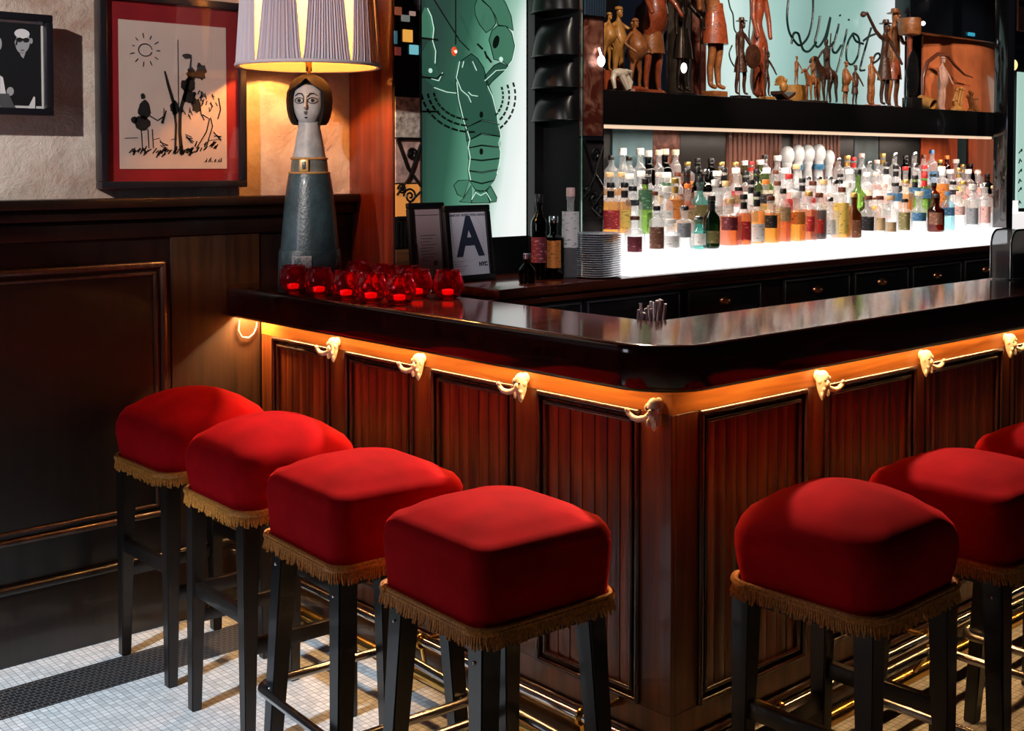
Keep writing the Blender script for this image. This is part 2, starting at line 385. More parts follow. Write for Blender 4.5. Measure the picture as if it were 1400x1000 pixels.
# led strips under the overhang
M_LED = emis('led_strip_lens', (1, .55, .18), 6)
LX, LY = PX-.022, PY-.022
bp(G().box(LX-.006, LX+.006, LY+.1, WY-.025, ZB+.061, ZB+.0675), 'led_strip', M_LED, smooth=0)
bp(G().box(LX+.1, XE-.1, LY-.006, LY+.006, ZB+.061, ZB+.0675), 'led_strip', M_LED, smooth=0)
# cream head-shaped hooks
M_CREAM = mat('cream_ceramic', (.80, .70, .52), .35, var=.12, vscale=60, coat=.3)
def coat_hook():
    """local: x = sideways (arm goes to -x), y = out from the panel (-y), z up"""
    g = G()
    g.lathe([(.001, -.043), (.006, -.036), (.011, -.024), (.015, -.010), (.0175, .004), (.0185, .016), (.016, .028), (.010, .035), (.002, .038)], 16, (0, -.020, 0), sx=.95, sy=1)
    g.sph((.004, -.038, .006), .006, 8, (1, 1.2, 1.3)); g.sph((-.004, -.037, .000), .005, 8)          # nose, cheek
    g.sph((.012, -.033, -.010), .0055, 8); g.sph((.013, -.028, -.026), .005, 8, (1, 1, 1.7)); g.sph((-.006, -.034, -.022), .0055, 8, (1, 1, 1.8)) # beard locks
    g.sph((-.013, -.030, .014), .007, 8, (1, 1, 1.4)); g.sph((.015, -.022, .010), .006, 8, (1, 1, 1.3))                     # ears
    g.tube([(0, -.019, .022), (0, -.002, .022)], [.012, .015], 12)                                           # fixing boss
    return g
def hook_arm():
    g = G(); g.tube([(-.008, -.022, -.004), (-.022, -.030, -.014), (-.038, -.034, -.018), (-.054, -.036, -.016), (-.066, -.037, -.008), (-.070, -.038, -.002)], [.0075, .008, .0078, .007, .0065, .005], 10)
    for dx, dz in ((0, .004), (-.004, .001), (.004, .002)): g.sph((-.069+dx, -.039, -.001+dz), .0042, 8)
    return g
ceye = mat('dark_glaze', (.05, .03, .02), .4)
def add_hook(side, a, z):
    if side == 'L': M = Matrix.Translation((PX, a, z)) @ Matrix.Rotation(-pi/2, 4, 'Z')
    else: M = Matrix.Translation((a, PY, z)) @ Matrix.Scale(-1, 4, (1, 0, 0))
    h = bp(coat_hook().move(M), 'coat_hook', M_CREAM, label='cream ceramic head-shaped coat hook')
    bp(hook_arm().move(M), 'hook_arm', M_CREAM, h)
    bp(G().box(-.010, -.002, -.0385, -.034, .010, .014).box(.004, .012, -.0385, -.034, .010, .014).move(M), 'eye', ceye, h)
for y in (3.298, 2.850, 2.400, 1.928): add_hook('L', y, .946)
for x in (2.797, 3.335, 3.866, 4.405, 4.935): add_hook('R', x, .950)

# foot rails
def lpath(d, z, y1, x1, r=.06):
    a, b = PX-d, PY-d
    P = [(a, y1, z), (a, b+r, z)] + [(a+r-r*cos(t), b+r-r*sin(t), z) for t in [pi/2*i/6 for i in range(1, 6)]] + [(a+r, b, z), (x1, b, z)]
    return P
fr = thing('foot_rail', 'polished steel foot rail on brass brackets running low along the bar front', 'foot rail', (PX-.14, PY-.14, 0))
def fp(g, name, m, par): g.move(Matrix.Translation((-(PX-.14), -(PY-.14), 0))); return g.build(name, m, par)
fp(G().tube(lpath(.14, .206, WY-.06, XE, .05), .012, 14), 'steel_tube', M_CHROME, fr)
def bracket(side, a):
    g = G(); f = (lambda d, z: (PX-d, a, z)) if side == 'L' else (lambda d, z: (a, PY-d, z))
    g.tube([f(0, .206), f(.04, .206), f(.125, .206)], [.012, .007, .007], 10)
    c = Vector(f(.14, .206)); 
    R = []
    for i in range(14):
        t = 2*pi*i/14; o = Vector((0, 0, 1))*sin(t)*.0175 + (Vector((1, 0, 0)) if side == 'L' else Vector((0, 1, 0)))*cos(t)*.0175
        R.append(c+o)
    g.tube(R, .006, 8, True); g.tube([f(.14, .188), f(.13, .14), f(.10, .095)], .006, 8)
    return g
for y in (3.45, 2.68, 2.05): fp(bracket('L', y), 'bracket', M_BRASS, fr)
for x in (2.45, 3.15, 3.95, 4.8): fp(bracket('R', x), 'bracket', M_BRASS, fr)
kr = G().tube(lpath(.085, .075, WY-.06, XE, .05), .020, 16)
kr.move(Matrix.Translation((-(PX-.085), -(PY-.085), 0)))
tag(kr.build('kick_rail', M_BRASS, loc=(PX-.085, PY-.085, 0)), 'thick polished brass kick rail just above the floor at the base of the bar', 'foot rail')

# ---------------------------------------------------------------- bar stools
def cushion(kind):
    g = G()
    if kind == 'box':
        P = [(.608, .170, .04), (.63, .179, .045), (.70, .183, .042), (.745, .1845, .040), (.753, .182, .040), (.761, .1838, .042), (.776, .1800, .046), (.790, .172, .052), (.802, .160, .058), (.813, .142, .062), (.822, .118, .062), (.830, .085, .055), (.835, .045, .03), (.836, .008, .006)]
    else:
        P = [(.608, .164, .055), (.63, .176, .062), (.67, .184, .066), (.71, .189, .068), (.738, .189, .070), (.764, .182, .074), (.785, .170, .078), (.803, .153, .080), (.819, .130, .078), (.832, .10, .07), (.841, .065, .05), (.846, .03, .022), (.847, .008, .006)]
    R = []
    for z, w, r in P:
        ring = rsq(w, min(r, w*.98), 12, 0, 0, z)
        for q in ring:
            amt = max(0, 1-abs(z-.72)/.11)
            k = noise.noise(Vector((q.x*14, q.y*14, 3.3)))*(.0035 if kind == 'box' else .006)*amt
            L = Vector((q.x, q.y, 0)).normalized(); q += L*k
            # soft corners droop a little
            if z > .79: q.z -= .010*min(1, abs(q.x)*abs(q.y)/.026)
        R.append(ring)
    return g.rings(R)
def fringe(kind, seed):
    rnd = random.Random(seed); g = G(); w = .182; r = .045 if kind == 'box' else .062
    for zz, ww in ((.634, .003), (.627, .004)):
        pts = rsq(w+ww, r, 12, 0, 0, zz); g.tube(pts, .0052, 8, True)
    # strands
    path = rsq(w+.006, r, 30); n = len(path); per = []; L = 0
    for i in range(n): per.append(L); L += (path[(i+1) % n]-path[i]).length
    N = 250; i = 0
    for k in range(N):
        s = L*k/N
        while i < n-1 and per[i+1] <= s: i += 1
        a, b = path[i], path[(i+1) % n]; t = (s-per[i])/max(1e-6, (b-a).length); p = a.lerp(b, t); nr = Vector((p.x, p.y, 0)).normalized()
        ln = .027+rnd.uniform(-.005, .005); fl = rnd.uniform(.001, .008); tw = (b-a).normalized()*rnd.uniform(-.004, .004)
        p.z = .626; m = p+nr*fl*.4; m.z = p.z-ln*.5; e = p+nr*fl+tw; e.z = p.z-ln
        g.tube([p, m, e], [.0034, .0030, .0024], 5)
    # twisted cord wraps on the braid
    pts = rsq(w+.0045, r, 30, 0, 0, .6305); n = len(pts)
    for k in range(0, n, 1):
        p = pts[k]; nr = Vector((p.x, p.y, 0)).normalized(); tn = (pts[(k+1) % n]-pts[k-1]).normalized()
        g.tube([p+nr*.005-tn*.003+Vector((0, 0, -.006)), p+nr*.0075, p+nr*.005+tn*.003+Vector((0, 0, .006))], .0024, 5)
    return g
def leg(tx, ty, bx, by, tw, bw, ztop=.612):
    g = G()
    def sq(cx, cy, h, z): return [Vector((cx-h, cy-h, z)), Vector((cx+h, cy-h, z)), Vector((cx+h, cy+h, z)), Vector((cx-h, cy+h, z))]
    g.rings([sq(bx, by, bw/2, 0), sq(tx, ty, tw/2, ztop)])
    bmesh.ops.bevel(g.bm, geom=g.bm.edges[:], offset=.003, segments=2, affect='EDGES')
    return g
def make_stool(kind):
    t = thing('bar_stool', '', 'bar stool', (0, 0, 0), 0, 'red velvet stools along the bar')
    cushion(kind).build('seat_cushion', M_VELVET, t, smooth=60)
    fringe(kind, 3 if kind == 'box' else 9).build('fringe', M_FRINGE, t, smooth=60, label='gold tasselled fringe')
    if kind == 'box':
        G().box(-.150, .150, -.150, .150, .575, .607, .004).build('apron', M_BLACK, t, smooth=30)
        for sx, sy in ((-1, -1), (1, -1), (1, 1), (-1, 1)):
            l = leg(.140*sx, .140*sy, .172*sx, .172*sy, .050, .034).build('leg', M_LEGBK, t, smooth=30)
            k = .140+.032*(.612-.245)/.612
            for zz, kk in ((.245, k),):
                s = G(); o = kk+.019
                s.sph((o*sx, kk*sy, zz), .006, 8); s.sph((kk*sx, o*sy, zz), .006, 8); s.build('bolt', M_CHROME, l)
            s = G(); s.sph((.1675*sx, .142*sy, .56), .0045, 8); s.build('bolt', M_CHROME, l)
        G().tube(rsq(.197, .045, 8, 0, 0, .245), .0115, 12, True).build('foot_ring', M_STEEL, t, smooth=60, label='polished steel foot ring')
    else:
        G().box(-.155, .155, -.155, .155, .580, .607, .004).build('apron', M_LEGBR, t, smooth=30)
        for sx, sy in ((-1, -1), (1, -1), (1, 1), (-1, 1)):
            leg(.150*sx, .150*sy, .158*sx, .158*sy, .048, .030).build('leg', M_LEGBR, t, smooth=30)
        for s in (-1, 1):
            G().box(-.135, .135, s*.154-.011, s*.154+.011, .250, .290, .003).build('stretcher', M_LEGBR, t, smooth=30)
            G().box(s*.154-.011, s*.154+.011, -.135, .135, .330, .370, .003).build('stretcher', M_LEGBR, t, smooth=30)
    return t
stA = make_stool('pillow'); stB = make_stool('box')
spots = [('p', 1.782, 3.475, 0, 'plump red velvet bar stool with brown legs nearest the panelled wall'),
         ('p', 1.755, 2.965, -2, 'plump red velvet bar stool with brown legs second from the panelled wall'),
         ('b', 1.705, 2.440, -4, 'boxy red velvet bar stool with steel foot ring, third from the panelled wall'),
         ('b', 1.700, 1.945, -3, 'boxy red velvet bar stool nearest the camera left of the bar corner'),
         ('p', 2.302, 1.478, 1, 'plump red velvet bar stool in front of the right bar arm, nearest its corner'),
         ('b', 2.800, 1.450, 0, 'shadowed red velvet stool with steel foot ring, middle one of the right arm'),
         ('b', 3.340, 1.455, 0, 'red velvet stool cut by the right picture edge, only its cushion showing')]
used = set()
for kd, x, y, a, lab in spots:
    src = stA if kd == 'p' else stB
    o = src if kd not in used else copy_tree(src); used.add(kd)
    o.location = (x, y, 0); o.rotation_euler = (0, 0, radians(a)); o['label'] = lab
# ---------------------------------------------------------------- pictures on the plaster wall
M_FRAME = mat('black_frame', (.010, .010, .014), .3, coat=.3)
M_MATRED = mat('crimson_mount', (.26, .010, .016), .55, var=.15, vscale=8)
M_PAPER = mat('print_paper', (.62, .50, .44), .7, var=.05, vscale=10)
M_INK = mat('ink', (.010, .009, .009), .6)
M_WHITEP = mat('white_border', (.55, .56, .56), .6)
M_GLAZE = glass('picture_glazing', (.97, .97, .97), (.9, .9, .9))
def frame_border(g, x0, x1, z0, z1, w, y0, y1):
    g.box(x0, x1, y0, y1, z0, z0+w, .003); g.box(x0, x1, y0, y1, z1-w, z1, .003); g.box(x0, x0+w, y0, y1, z0+w, z1-w, .003); g.box(x1-w, x1, y0, y1, z0+w, z1-w, .003); return g
x0, x1, z0, z1 = 1.617, 2.136, 1.462, 2.092
pic = thing('framed_print', 'black framed ink drawing on pink paper with a wide crimson mount', 'picture', (x0, WY-.02, z0))
def rel(g, o): g.move(Matrix.Translation(-Vector(o))); return g
O = (x0, WY-.02, z0)
rel(frame_border(G(), x0, x1, z0, z1, .024, WY-.052, WY-.002), O).build('frame', M_FRAME, pic, smooth=30)
rel(G().box(x0+.02, x1-.02, WY-.034, WY-.012, z0+.02, z1-.02), O).build('mount', M_MATRED, pic, smooth=0, label='crimson mount')
px0, px1, pz0, pz1 = 1.684, 2.066, 1.526, 2.006
paper = rel(G().box(px0, px1, WY-.036, WY-.0342, pz0, pz1), O).build('paper', M_PAPER, pic, smooth=0, label='pale pink paper')
rel(G().box(x0+.02, x1-.02, WY-.045, WY-.0435, z0+.02, z1-.02), O).build('glazing', M_GLAZE, pic, smooth=0)
# generic ink sketch: windswept trees, a sun, bushes on a hillock
def inkp(u, v): return Vector((px0+(px1-px0)*u, WY-.0372, pz0+(pz1-pz0)*(1-v)))
def stroke(g, pts, w):
    P = [inkp(*p) for p in pts]; W = w if isinstance(w, (list, tuple)) else [w]*len(P); L = []; Rr = []
    for i, p in enumerate(P):
        t = (P[min(i+1, len(P)-1)]-P[max(i-1, 0)]).normalized(); nn = Vector((-t.z, 0, t.x))*W[i]
        L.append(p+nn); Rr.append(p-nn)
    top = [g.bm.verts.new(q) for q in L+Rr[::-1]]; g.bm.faces.new(top)
def blob(g, u, v, ru, rv, seed, j=.25, n=18):
    rnd = random.Random(seed)
    g.bm.faces.new([g.bm.verts.new(inkp(u+ru*cos(2*pi*i/n)*(1+rnd.uniform(-j, j)), v+rv*sin(2*pi*i/n)*(1+rnd.uniform(-j, j)))) for i in range(n)])
g = G(); rnd = random.Random(5)
P = [(.235+.062*cos(t), .195+.042*sin(t)) for t in [2*pi*i/14+.3 for i in range(14)]]
for i in range(13): stroke(g, [P[i], P[i+1]], .0016)
for k in range(11):
    a = 2*pi*k/11; r0, r1 = .10, .10+rnd.uniform(.02, .045); stroke(g, [(.235+r0*cos(a), .195+r0*.8*sin(a)), (.235+r1*cos(a), .195+r1*.8*sin(a))], .0015)
# tall central tree with dark crown
stroke(g, [(.56, .90), (.545, .75), (.55, .60), (.60, .48), (.64, .36), (.66, .22)], [.007, .006, .006, .007, .005, .002])
stroke(g, [(.50, .90), (.51, .70), (.49, .55), (.44, .42), (.41, .33)], [.004, .004, .006, .005, .003])
stroke(g, [(.535, .60), (.535, .11)], .0014)
for a in [(.66, .34, .045, .05, 1), (.75, .32, .05, .06, 2), (.63, .42, .07, .05, 3), (.64, .50, .06, .05, 4), (.70, .56, .045, .05, 5), (.50, .58, .04, .05, 7), (.62, .22, .05, .018, 8)]: blob(g, *a)
for a in [(.73, .47, .04, .02), (.78, .50, .03, .03), (.60, .60, .05, .03), (.86, .52, .035, .05)]:
    for k in range(7): 
        u = a[0]+rnd.uniform(-1, 1)*a[2]; v = a[1]+rnd.uniform(-1, 1)*a[3]; stroke(g, [(u, v), (u+rnd.uniform(-.03, .03), v+rnd.uniform(.02, .05))], .0016)
stroke(g, [(.76, .62), (.83, .65), (.80, .74), (.70, .86)], .0022); stroke(g, [(.74, .55), (.75, .62), (.78, .66)], .002); stroke(g, [(.92, .50), (.94, .58), (.91, .65)], .0022); stroke(g, [(.84, .64), (.86, .70), (.80, .84)], .002)
# small round bush on thin stems, left
for a in [(.22, .60, .055, .065, 11), (.20, .69, .075, .05, 12), (.21, .51, .022, .02, 13), (.13, .67, .03, .025, 14)]: blob(g, *a, j=.15)
for u in (.19, .25, .29): stroke(g, [(u, .73), (u+.01, .86)], .0017)
stroke(g, [(.27, .64), (.34, .67), (.40, .64)], .0022); stroke(g, [(.38, .69), (.42, .60)], [.005, .002]); stroke(g, [(.395, .66), (.40, .585)], .0014)
# crossed twigs, grass line, scribbled ground
for c in [(.40, .83), (.63, .79), (.90, .76)]:
    for k in range(5): stroke(g, [(c[0]-.05+rnd.uniform(0, .03), c[1]-.03+rnd.uniform(0, .04)), (c[0]+rnd.uniform(0, .05), c[1]+rnd.uniform(-.03, .05))], .0014)
for a, b in ((.04, .16), (.30, .36), (.46, .52), (.82, .95)): stroke(g, [(a, .79+rnd.uniform(-.01, .02)), (b, .79)], .001)
for k in range(75):
    u = rnd.uniform(.08, .92); v = .90+rnd.uniform(-.015, .03)-(.04 if u > .66 else 0)-.02*abs(sin(u*9)); stroke(g, [(u, v), (u+rnd.uniform(.015, .04), v-rnd.uniform(.015, .04))], .0022)
for k in range(10):
    u = .78+k*.018; stroke(g, [(u, .955), (u+rnd.uniform(0, .02), .955-rnd.uniform(.01, .035))], .0014)
rel(g, O).build('ink_drawing', M_INK, paper, smooth=0)

x0, x1, z0, z1 = 1.14, 1.449, 1.687, 1.993
O = (x0, WY-.04, z0)
ph = thing('framed_photograph', 'small black framed black-and-white photograph cut by the left picture edge', 'picture', (x0, WY-.04, z0))
rel(frame_border(G(), x0, x1, z0, z1, .022, WY-.100, WY-.060), O).build('frame', M_FRAME, ph, smooth=30)
rel(G().box(x0+.06, x1-.06, WY-.0595, WY-.002, z0+.06, z1-.06), O).build('spacer', M_FRAME, ph, smooth=0)
rel(G().box(x0+.02, x1-.02, WY-.075, WY-.068, z0+.02, z1-.02), O).build('border', M_WHITEP, ph, smooth=0, label='thin white border')
img = rel(G().box(x0+.031, x1-.031, WY-.077, WY-.0755, z0+.031, z1-.031), O).build('photo_sheet', mat('photo_dark', (.010, .011, .013), .4), ph, smooth=0)
def pp(px_, py_): 
    v = onY(px_, py_, WY-.0778); return v
def flat(g, pts, dy=0):
    g.bm.faces.new([g.bm.verts.new(pp(*p)+Vector((0, -dy, 0))) for p in pts])
def ell(cx, cy, rx, ry, n=18, tilt=0):
    return [(cx+rx*cos(t)*cos(tilt)-ry*sin(t)*sin(tilt), cy+rx*cos(t)*sin(tilt)+ry*sin(t)*cos(tilt)) for t in [2*pi*i/n for i in range(n)]]
M_PG1 = mat('photo_grey', (.30, .32, .34), .5); M_PG2 = mat('photo_light', (.62, .64, .66), .5); M_PG3 = mat('photo_midgrey', (.07, .075, .08), .5)
for nm, m_, d_, P_ in (('face', M_PG1, 0, ell(31, 58, 10, 15, tilt=.1)), ('ear', M_PG1, 0, ell(22.2, 58, 2.2, 4)), ('ear', M_PG1, 0, ell(42.6, 56, 2.2, 4)), ('neck', M_PG1, 0, [(26, 71), (35, 72), (32, 80), (29, 77)]), ('second_face', M_PG1, 0, ell(0, 60, 2.5, 8)), ('hand', M_PG1, 0, ell(14, 125, 5, 6)),
        ('hair', M_PG2, .0003, ell(30, 46, 10.5, 6.5, tilt=.1)), ('sleeve', M_PG2, .0003, [(0, 103), (4, 106), (8, 128), (0, 128)]), ('cuff', M_PG2, .0003, [(38, 148), (46, 132), (48, 133), (48, 149)])):
    g = G(); flat(g, P_, d_); rel(g, O).build(nm, m_, img, smooth=0)
g = G(); flat(g, ell(26.5, 54.5, 4.4, 3.2), .0006); flat(g, ell(35.5, 55, 4.4, 3.2), .0006); flat(g, [(22, 52.6), (40, 53.2), (40, 54.2), (22, 53.8)], .0006); flat(g, [(28, 68), (33, 68.3), (33, 69.3), (28, 69)], .0006)
rel(g, O).build('sunglasses', M_INK, img, smooth=0)
g = G(); flat(g, [(0, 128), (12, 128), (21, 148), (0, 148)], .0001); rel(g, O).build('table_edge', M_PG3, img, smooth=0)

# ---------------------------------------------------------------- ceramic lady lamp on the end of the bar
LXp, LYp = 2.250, 3.535
lamp = thing('table_lamp', 'tall grey ceramic woman-shaped lamp with pleated shade on the bar end by the wall', 'lamp', (LXp, LYp, ZT+.001), 0)
fd = atan2(-LYp, -LXp)            # direction to the room's centre, the face looks that way
M_CER = mat('blue_grey_glaze', (.034, .060, .070), .36, var=.35, vscale=18, bump=.15, bscale=120, coat=.25)
M_CERL = mat('pale_glaze', (.34, .36, .36), .5, var=.22, vscale=26, bump=.1, bscale=90)
M_HAIR = mat('dark_brown_glaze', (.010, .007, .006), .6, spec=.2)
M_OCH = mat('ochre_glaze', (.42, .22, .07), .4, var=.2, vscale=40)
G().lathe([(.106, 0), (.108, .012), (.104, .115), (.101, .128)], 40, sq=2.6, rot=fd).build('base', M_CER, lamp)
body = G().lathe([(.098, .126), (.097, .14), (.088, .25), (.078, .33), (.071, .375), (.068, .385)], 40).build('body', M_CER, lamp)
G().lathe([(.064, .385), (.0615, .41), (.059, .432)], 36).build('belt', mat('belt_glaze', (.13, .14, .12), .4, var=.3, vscale=40), lamp)
for z, r in ((.386, .0665), (.434, .0600)): G().tube([(r*cos(t), r*sin(t), z) for t in [2*pi*i/36 for i in range(36)]], .0042, 8, True).build('belt_band', M_OCH, lamp)
G().lathe([(.057, .430), (.050, .47), (.043, .51), (.037, .54), (.036, .56)], 32).build('neck', M_CERL, lamp)
def front(g, x, y, z, d): return g
MF = Matrix.Rotation(fd+pi/2-.22, 4, 'Z')     # local -y looks out of the face, slightly to the left
fb = G().box(-.019, .013, -.072, -.060, .390, .432, .004); fb.move(MF).build('buckle', mat('gilt_buckle', (.62, .36, .12), .35, .3), lamp)
fb = G().box(-.008, .004, -.0745, -.071, .398, .424, .002); fb.move(MF).build('buckle', M_CER, lamp)
# head: narrow egg
def head():
    g = G(); R = []
    for z, w, d, yo in ((.545, .022, .022, -.006), (.556, .030, .032, -.008), (.572, .039, .042, -.008), (.592, .047, .049, -.006), (.615, .051, .052, -.004), (.640, .052, .052, -.002), (.662, .047, .047, 0), (.680, .036, .036, 0), (.692, .018, .018, 0), (.695, .004, .004, 0)):
        ring = []
        for i in range(32):
            t = 2*pi*i/32; x = w*cos(t); y = yo+d*sin(t)
            if sin(t) < 0: y = yo-d*(abs(sin(t))**.8)*.92
            ring.append(Vector((x, y, z)))
        R.append(ring)
    return g.rings(R)
hd = head().move(MF).build('head', M_CERL, lamp, smooth=70)
def fz(x, z, extra=.0):   # point on the face front
    t = (z-.62)/.075; w = .052*sqrt(max(.05, 1-t*t*.75)); y = -.004-.048*sqrt(max(.05, 1-t*t*.6))*sqrt(max(.02, 1-(x/w)**2*.85))
    return Vector((x, y-extra, z))
g = G(); g.tube([fz(.001, .645, .001), fz(.001, .625, .006), fz(.001, .606, .012), fz(.001, .600, .006)], [.003, .0042, .0065, .005], 8)
g.move(MF).build('nose', M_CERL, hd)
g = G()
for s in (-1, 1):
    g.tube([fz(s*.007, .640, .003), fz(s*.014, .651, .002), fz(s*.026, .652, .002), fz(s*.038, .644, .002)], [.0015, .0022, .002, .0012], 6)
g.tube([fz(-.007, .640, .003), fz(-.005, .625, .006), fz(-.0045, .608, .008)], .0013, 6)
g.move(MF).build('eyebrow', M_HAIR, hd)
for s in (-1, 1):
    c = Vector((s*.0225, 0, .628)); pts = [fz(c.x+.0155*cos(t), c.z+.0095*sin(t), .0022) for t in [2*pi*i/16 for i in range(16)]]
    e = G(); e.tube(pts, .0013, 6, True); e.move(MF).build('eye', M_HAIR, hd)
    e = G(); e.sph(fz(c.x, c.z, .0008), .006, 12, (1, .45, 1)); e.move(MF).build('pupil', M_HAIR, hd)
e = G(); e.sph(fz(0, .5895, .003), .005, 10, (1.5, .6, .45)); e.sph(fz(0, .5835, .003), .005, 10, (1.2, .6, .5)); e.move(MF).build('mouth', mat('lip_glaze', (.06, .02, .02), .4), hd)
e = G(); e.sph(fz(0, .571, .001), .006, 10, (.9, .3, .5)); e.move(MF).build('chin_mark', M_HAIR, hd)
# bobbed hair wrapping the head, open at the face
g = G(); R = []
zz = [.548, .556, .575, .60, .63, .66, .685, .704, .716, .720]; rr = [.056, .063, .071, .076, .078, .075, .065, .048, .024, .004]
for z, r in zip(zz, rr):
    op = .88 if z < .66 else .88-(z-.66)/.038*.88
    op = max(0, op); ring = []
    n = 26; a0 = -pi/2+op; a1 = -pi/2+2*pi-op
    for i in range(n):
        t = a0+(a1-a0)*i/(n-1); ring.append(Vector((r*cos(t), .006+r*sin(t)*.98, z)))
    for i in range(n):
        t = a1-(a1-a0)*i/(n-1); k = max(.002, r-.016); ring.append(Vector((k*cos(t), .006+k*sin(t)*.98, z+(0 if r > .03 else -.004))))
    R.append(ring)
g.rings(R); g.move(MF).build('hair', M_HAIR, lamp, smooth=60, label='dark bobbed hair')
# relief plaque on the base
g = G(); g.box(-.036, .030, -.107, -.097, .070, .112, .002)
for i in range(6):
    for j in range(4):
        if (i+j) % 2: g.box(-.033+i*.0105, -.027+i*.0105, -.1095, -.1065, .075+j*.009, .081+j*.009, .001)
g.move(MF).build('relief_plaque', M_CERL, lamp, smooth=30)
# stem and shade
G().cyl((0, 0, .716), (0, 0, .80), .007, n=12).box(-.011, .011, -.004, .004, .728, .765, .002).build('stem', M_BRASS, lamp, smooth=30)
SB, ST, RB, RT = .742, 1.06, .238, .218
def shade_mat():
    m = bpy.data.materials.new('pleated_fabric'); m.use_nodes = True; nt = m.node_tree; N, L = nt.nodes, nt.links; N.clear()
    out = N.new('ShaderNodeOutputMaterial'); mx = N.new('ShaderNodeMixShader'); mx.inputs[0].default_value = .30
    d = N.new('ShaderNodeBsdfDiffuse'); t = N.new('ShaderNodeBsdfTranslucent'); d.inputs[0].default_value = (.62, .62, .72, 1); t.inputs[0].default_value = (.20, .125, .10, 1)
    L.new(d.outputs[0], mx.inputs[1]); L.new(t.outputs[0], mx.inputs[2]); L.new(mx.outputs[0], out.inputs[0]); return m
def liner_mat():
    m = bpy.data.materials.new('shade_liner'); m.use_nodes = True; nt = m.node_tree; N, L = nt.nodes, nt.links; N.clear()
    out = N.new('ShaderNodeOutputMaterial'); mx = N.new('ShaderNodeMixShader'); mx.inputs[0].default_value = .7
    d = N.new('ShaderNodeBsdfDiffuse'); t = N.new('ShaderNodeBsdfTranslucent'); d.inputs[0].default_value = (.8, .62, .40, 1); t.inputs[0].default_value = (.62, .52, .38, 1)
    L.new(d.outputs[0], mx.inputs[1]); L.new(t.outputs[0], mx.inputs[2]); L.new(mx.outputs[0], out.inputs[0]); return m
M_SH, M_LN = shade_mat(), liner_mat()
g = G(); n = 96
for (r0, r1) in ((RB-.012, RT-.012),):
    lo = [g.bm.verts.new((r0*cos(2*pi*i/n), r0*sin(2*pi*i/n), SB)) for i in range(n)]; hi = [g.bm.verts.new((r1*cos(2*pi*i/n), r1*sin(2*pi*i/n), ST)) for i in range(n)]
    for i in range(n): g.bm.faces.new((lo[i], lo[(i+1) % n], hi[(i+1) % n], hi[i]))
sh = g.build('lamp_shade', M_LN, lamp, smooth=60, label='pleated fabric lamp shade')
NS = 9
for s in range(NS):
    g = G(); half = pi/NS; c0 = 2*pi*s/NS+.22; rows = 7; cols = 44; V = []
    for j in range(rows+1):
        v = j/rows; z = SB+(ST-SB)*v; gap = .035+.30*v; R0 = RB+(RT-RB)*v; row = []
        for i in range(cols+1):
            u = -1+2*i/cols; a = c0+u*half*(1-gap if v > .05 else 1); r = R0+.004*sin(i*pi*.75)+.003*cos(u*pi*.5)
            row.append(g.bm.verts.new((r*cos(a), r*sin(a), z)))
        V.append(row)
    for j in range(rows):
        for i in range(cols): g.bm.faces.new((V[j][i], V[j][i+1], V[j+1][i+1], V[j+1][i]))
    g.build('pleated_panel', M_SH, sh, smooth=25)
G().tube([((RB+.002)*cos(t), (RB+.002)*sin(t), SB+.004) for t in [2*pi*i/72 for i in range(72)]], .0065, 8, True).build('shade_trim', mat('shade_braid', (.50, .44, .46), .8), sh)
g = G(); g.tube([(0, 0, .80), (0, 0, .84)], .015, 12); g.build('socket', M_BRASS, lamp)
g = G(); g.sph((0, 0, .875), .030, 16, (1, 1, 1.2)); g.build('bulb', emis('lamp_bulb', (1, .62, .28), 20), lamp)
pl = bpy.data.lights.new('lamp_light', 'POINT'); pl.energy = 50; pl.color = (1, .37, .08); pl.shadow_soft_size = .035
po = bpy.data.objects.new('lamp_light', pl); COL.objects.link(po); po.location = (LXp, LYp, ZT+.94)

# white cord looping down the wall beside the bar
g = G(); P = [onY(x, y, WY-.025) for x, y in ((327, 438), (326, 452), (331, 461), (340, 462), (347, 456), (351, 446), (351, 441))]
g.tube(P, .0022, 6); tag(g.build('cable', mat('cable_white', (.5, .42, .36), .5)), 'thin pale cable looping on the lit wood under the bar end', 'cable')

# ---------------------------------------------------------------- ruby candle glasses
def ruby():
    m = bpy.data.materials.new('ruby_glass'); m.use_nodes = True; b = m.node_tree.nodes['Principled BSDF']
    b.inputs['Base Color'].default_value = (.90, .02, .06, 1); b.inputs['Roughness'].default_value = .03; b.inputs['Transmission Weight'].default_value = .92; b.inputs['IOR'].default_value = 1.4
    return m
M_RUBY = ruby()
M_WAX = mat('candle_wax', (.85, .16, .12), .5, emit=(1, .05, .02), estr=.8)  # wax glow added to brighten the red glasses
def votive():
    t = thing('candle_glass', '', 'candle glass', (0, 0, 0), 0, 'red candle glasses at the wall end of the bar')
    g = G(); R = []
    prof = [(.026, 0), (.036, .004), (.044, .018), (.0475, .038), (.046, .056), (.040, .072), (.036, .080), (.038, .086), (.035, .086), (.033, .080), (.037, .070), (.042, .054), (.043, .038), (.040, .020), (.032, .008), (.004, .007)]
    for k, (r, z) in enumerate(prof):
        R.append([Vector(((r+(.0018*sin(8*a+z*60) if 1 < k < 6 else 0))*cos(a), (r+(.0018*sin(8*a+z*60) if 1 < k < 6 else 0))*sin(a), z)) for a in [2*pi*i/48 for i in range(48)]])
    g.rings(R).build('glass_cup', M_RUBY, t, smooth=60)
    G().lathe([(.018, .0085), (.019, .024), (.017, .025), (.002, .0245)], 20).build('candle', M_WAX, t)
    return t
v0 = votive()
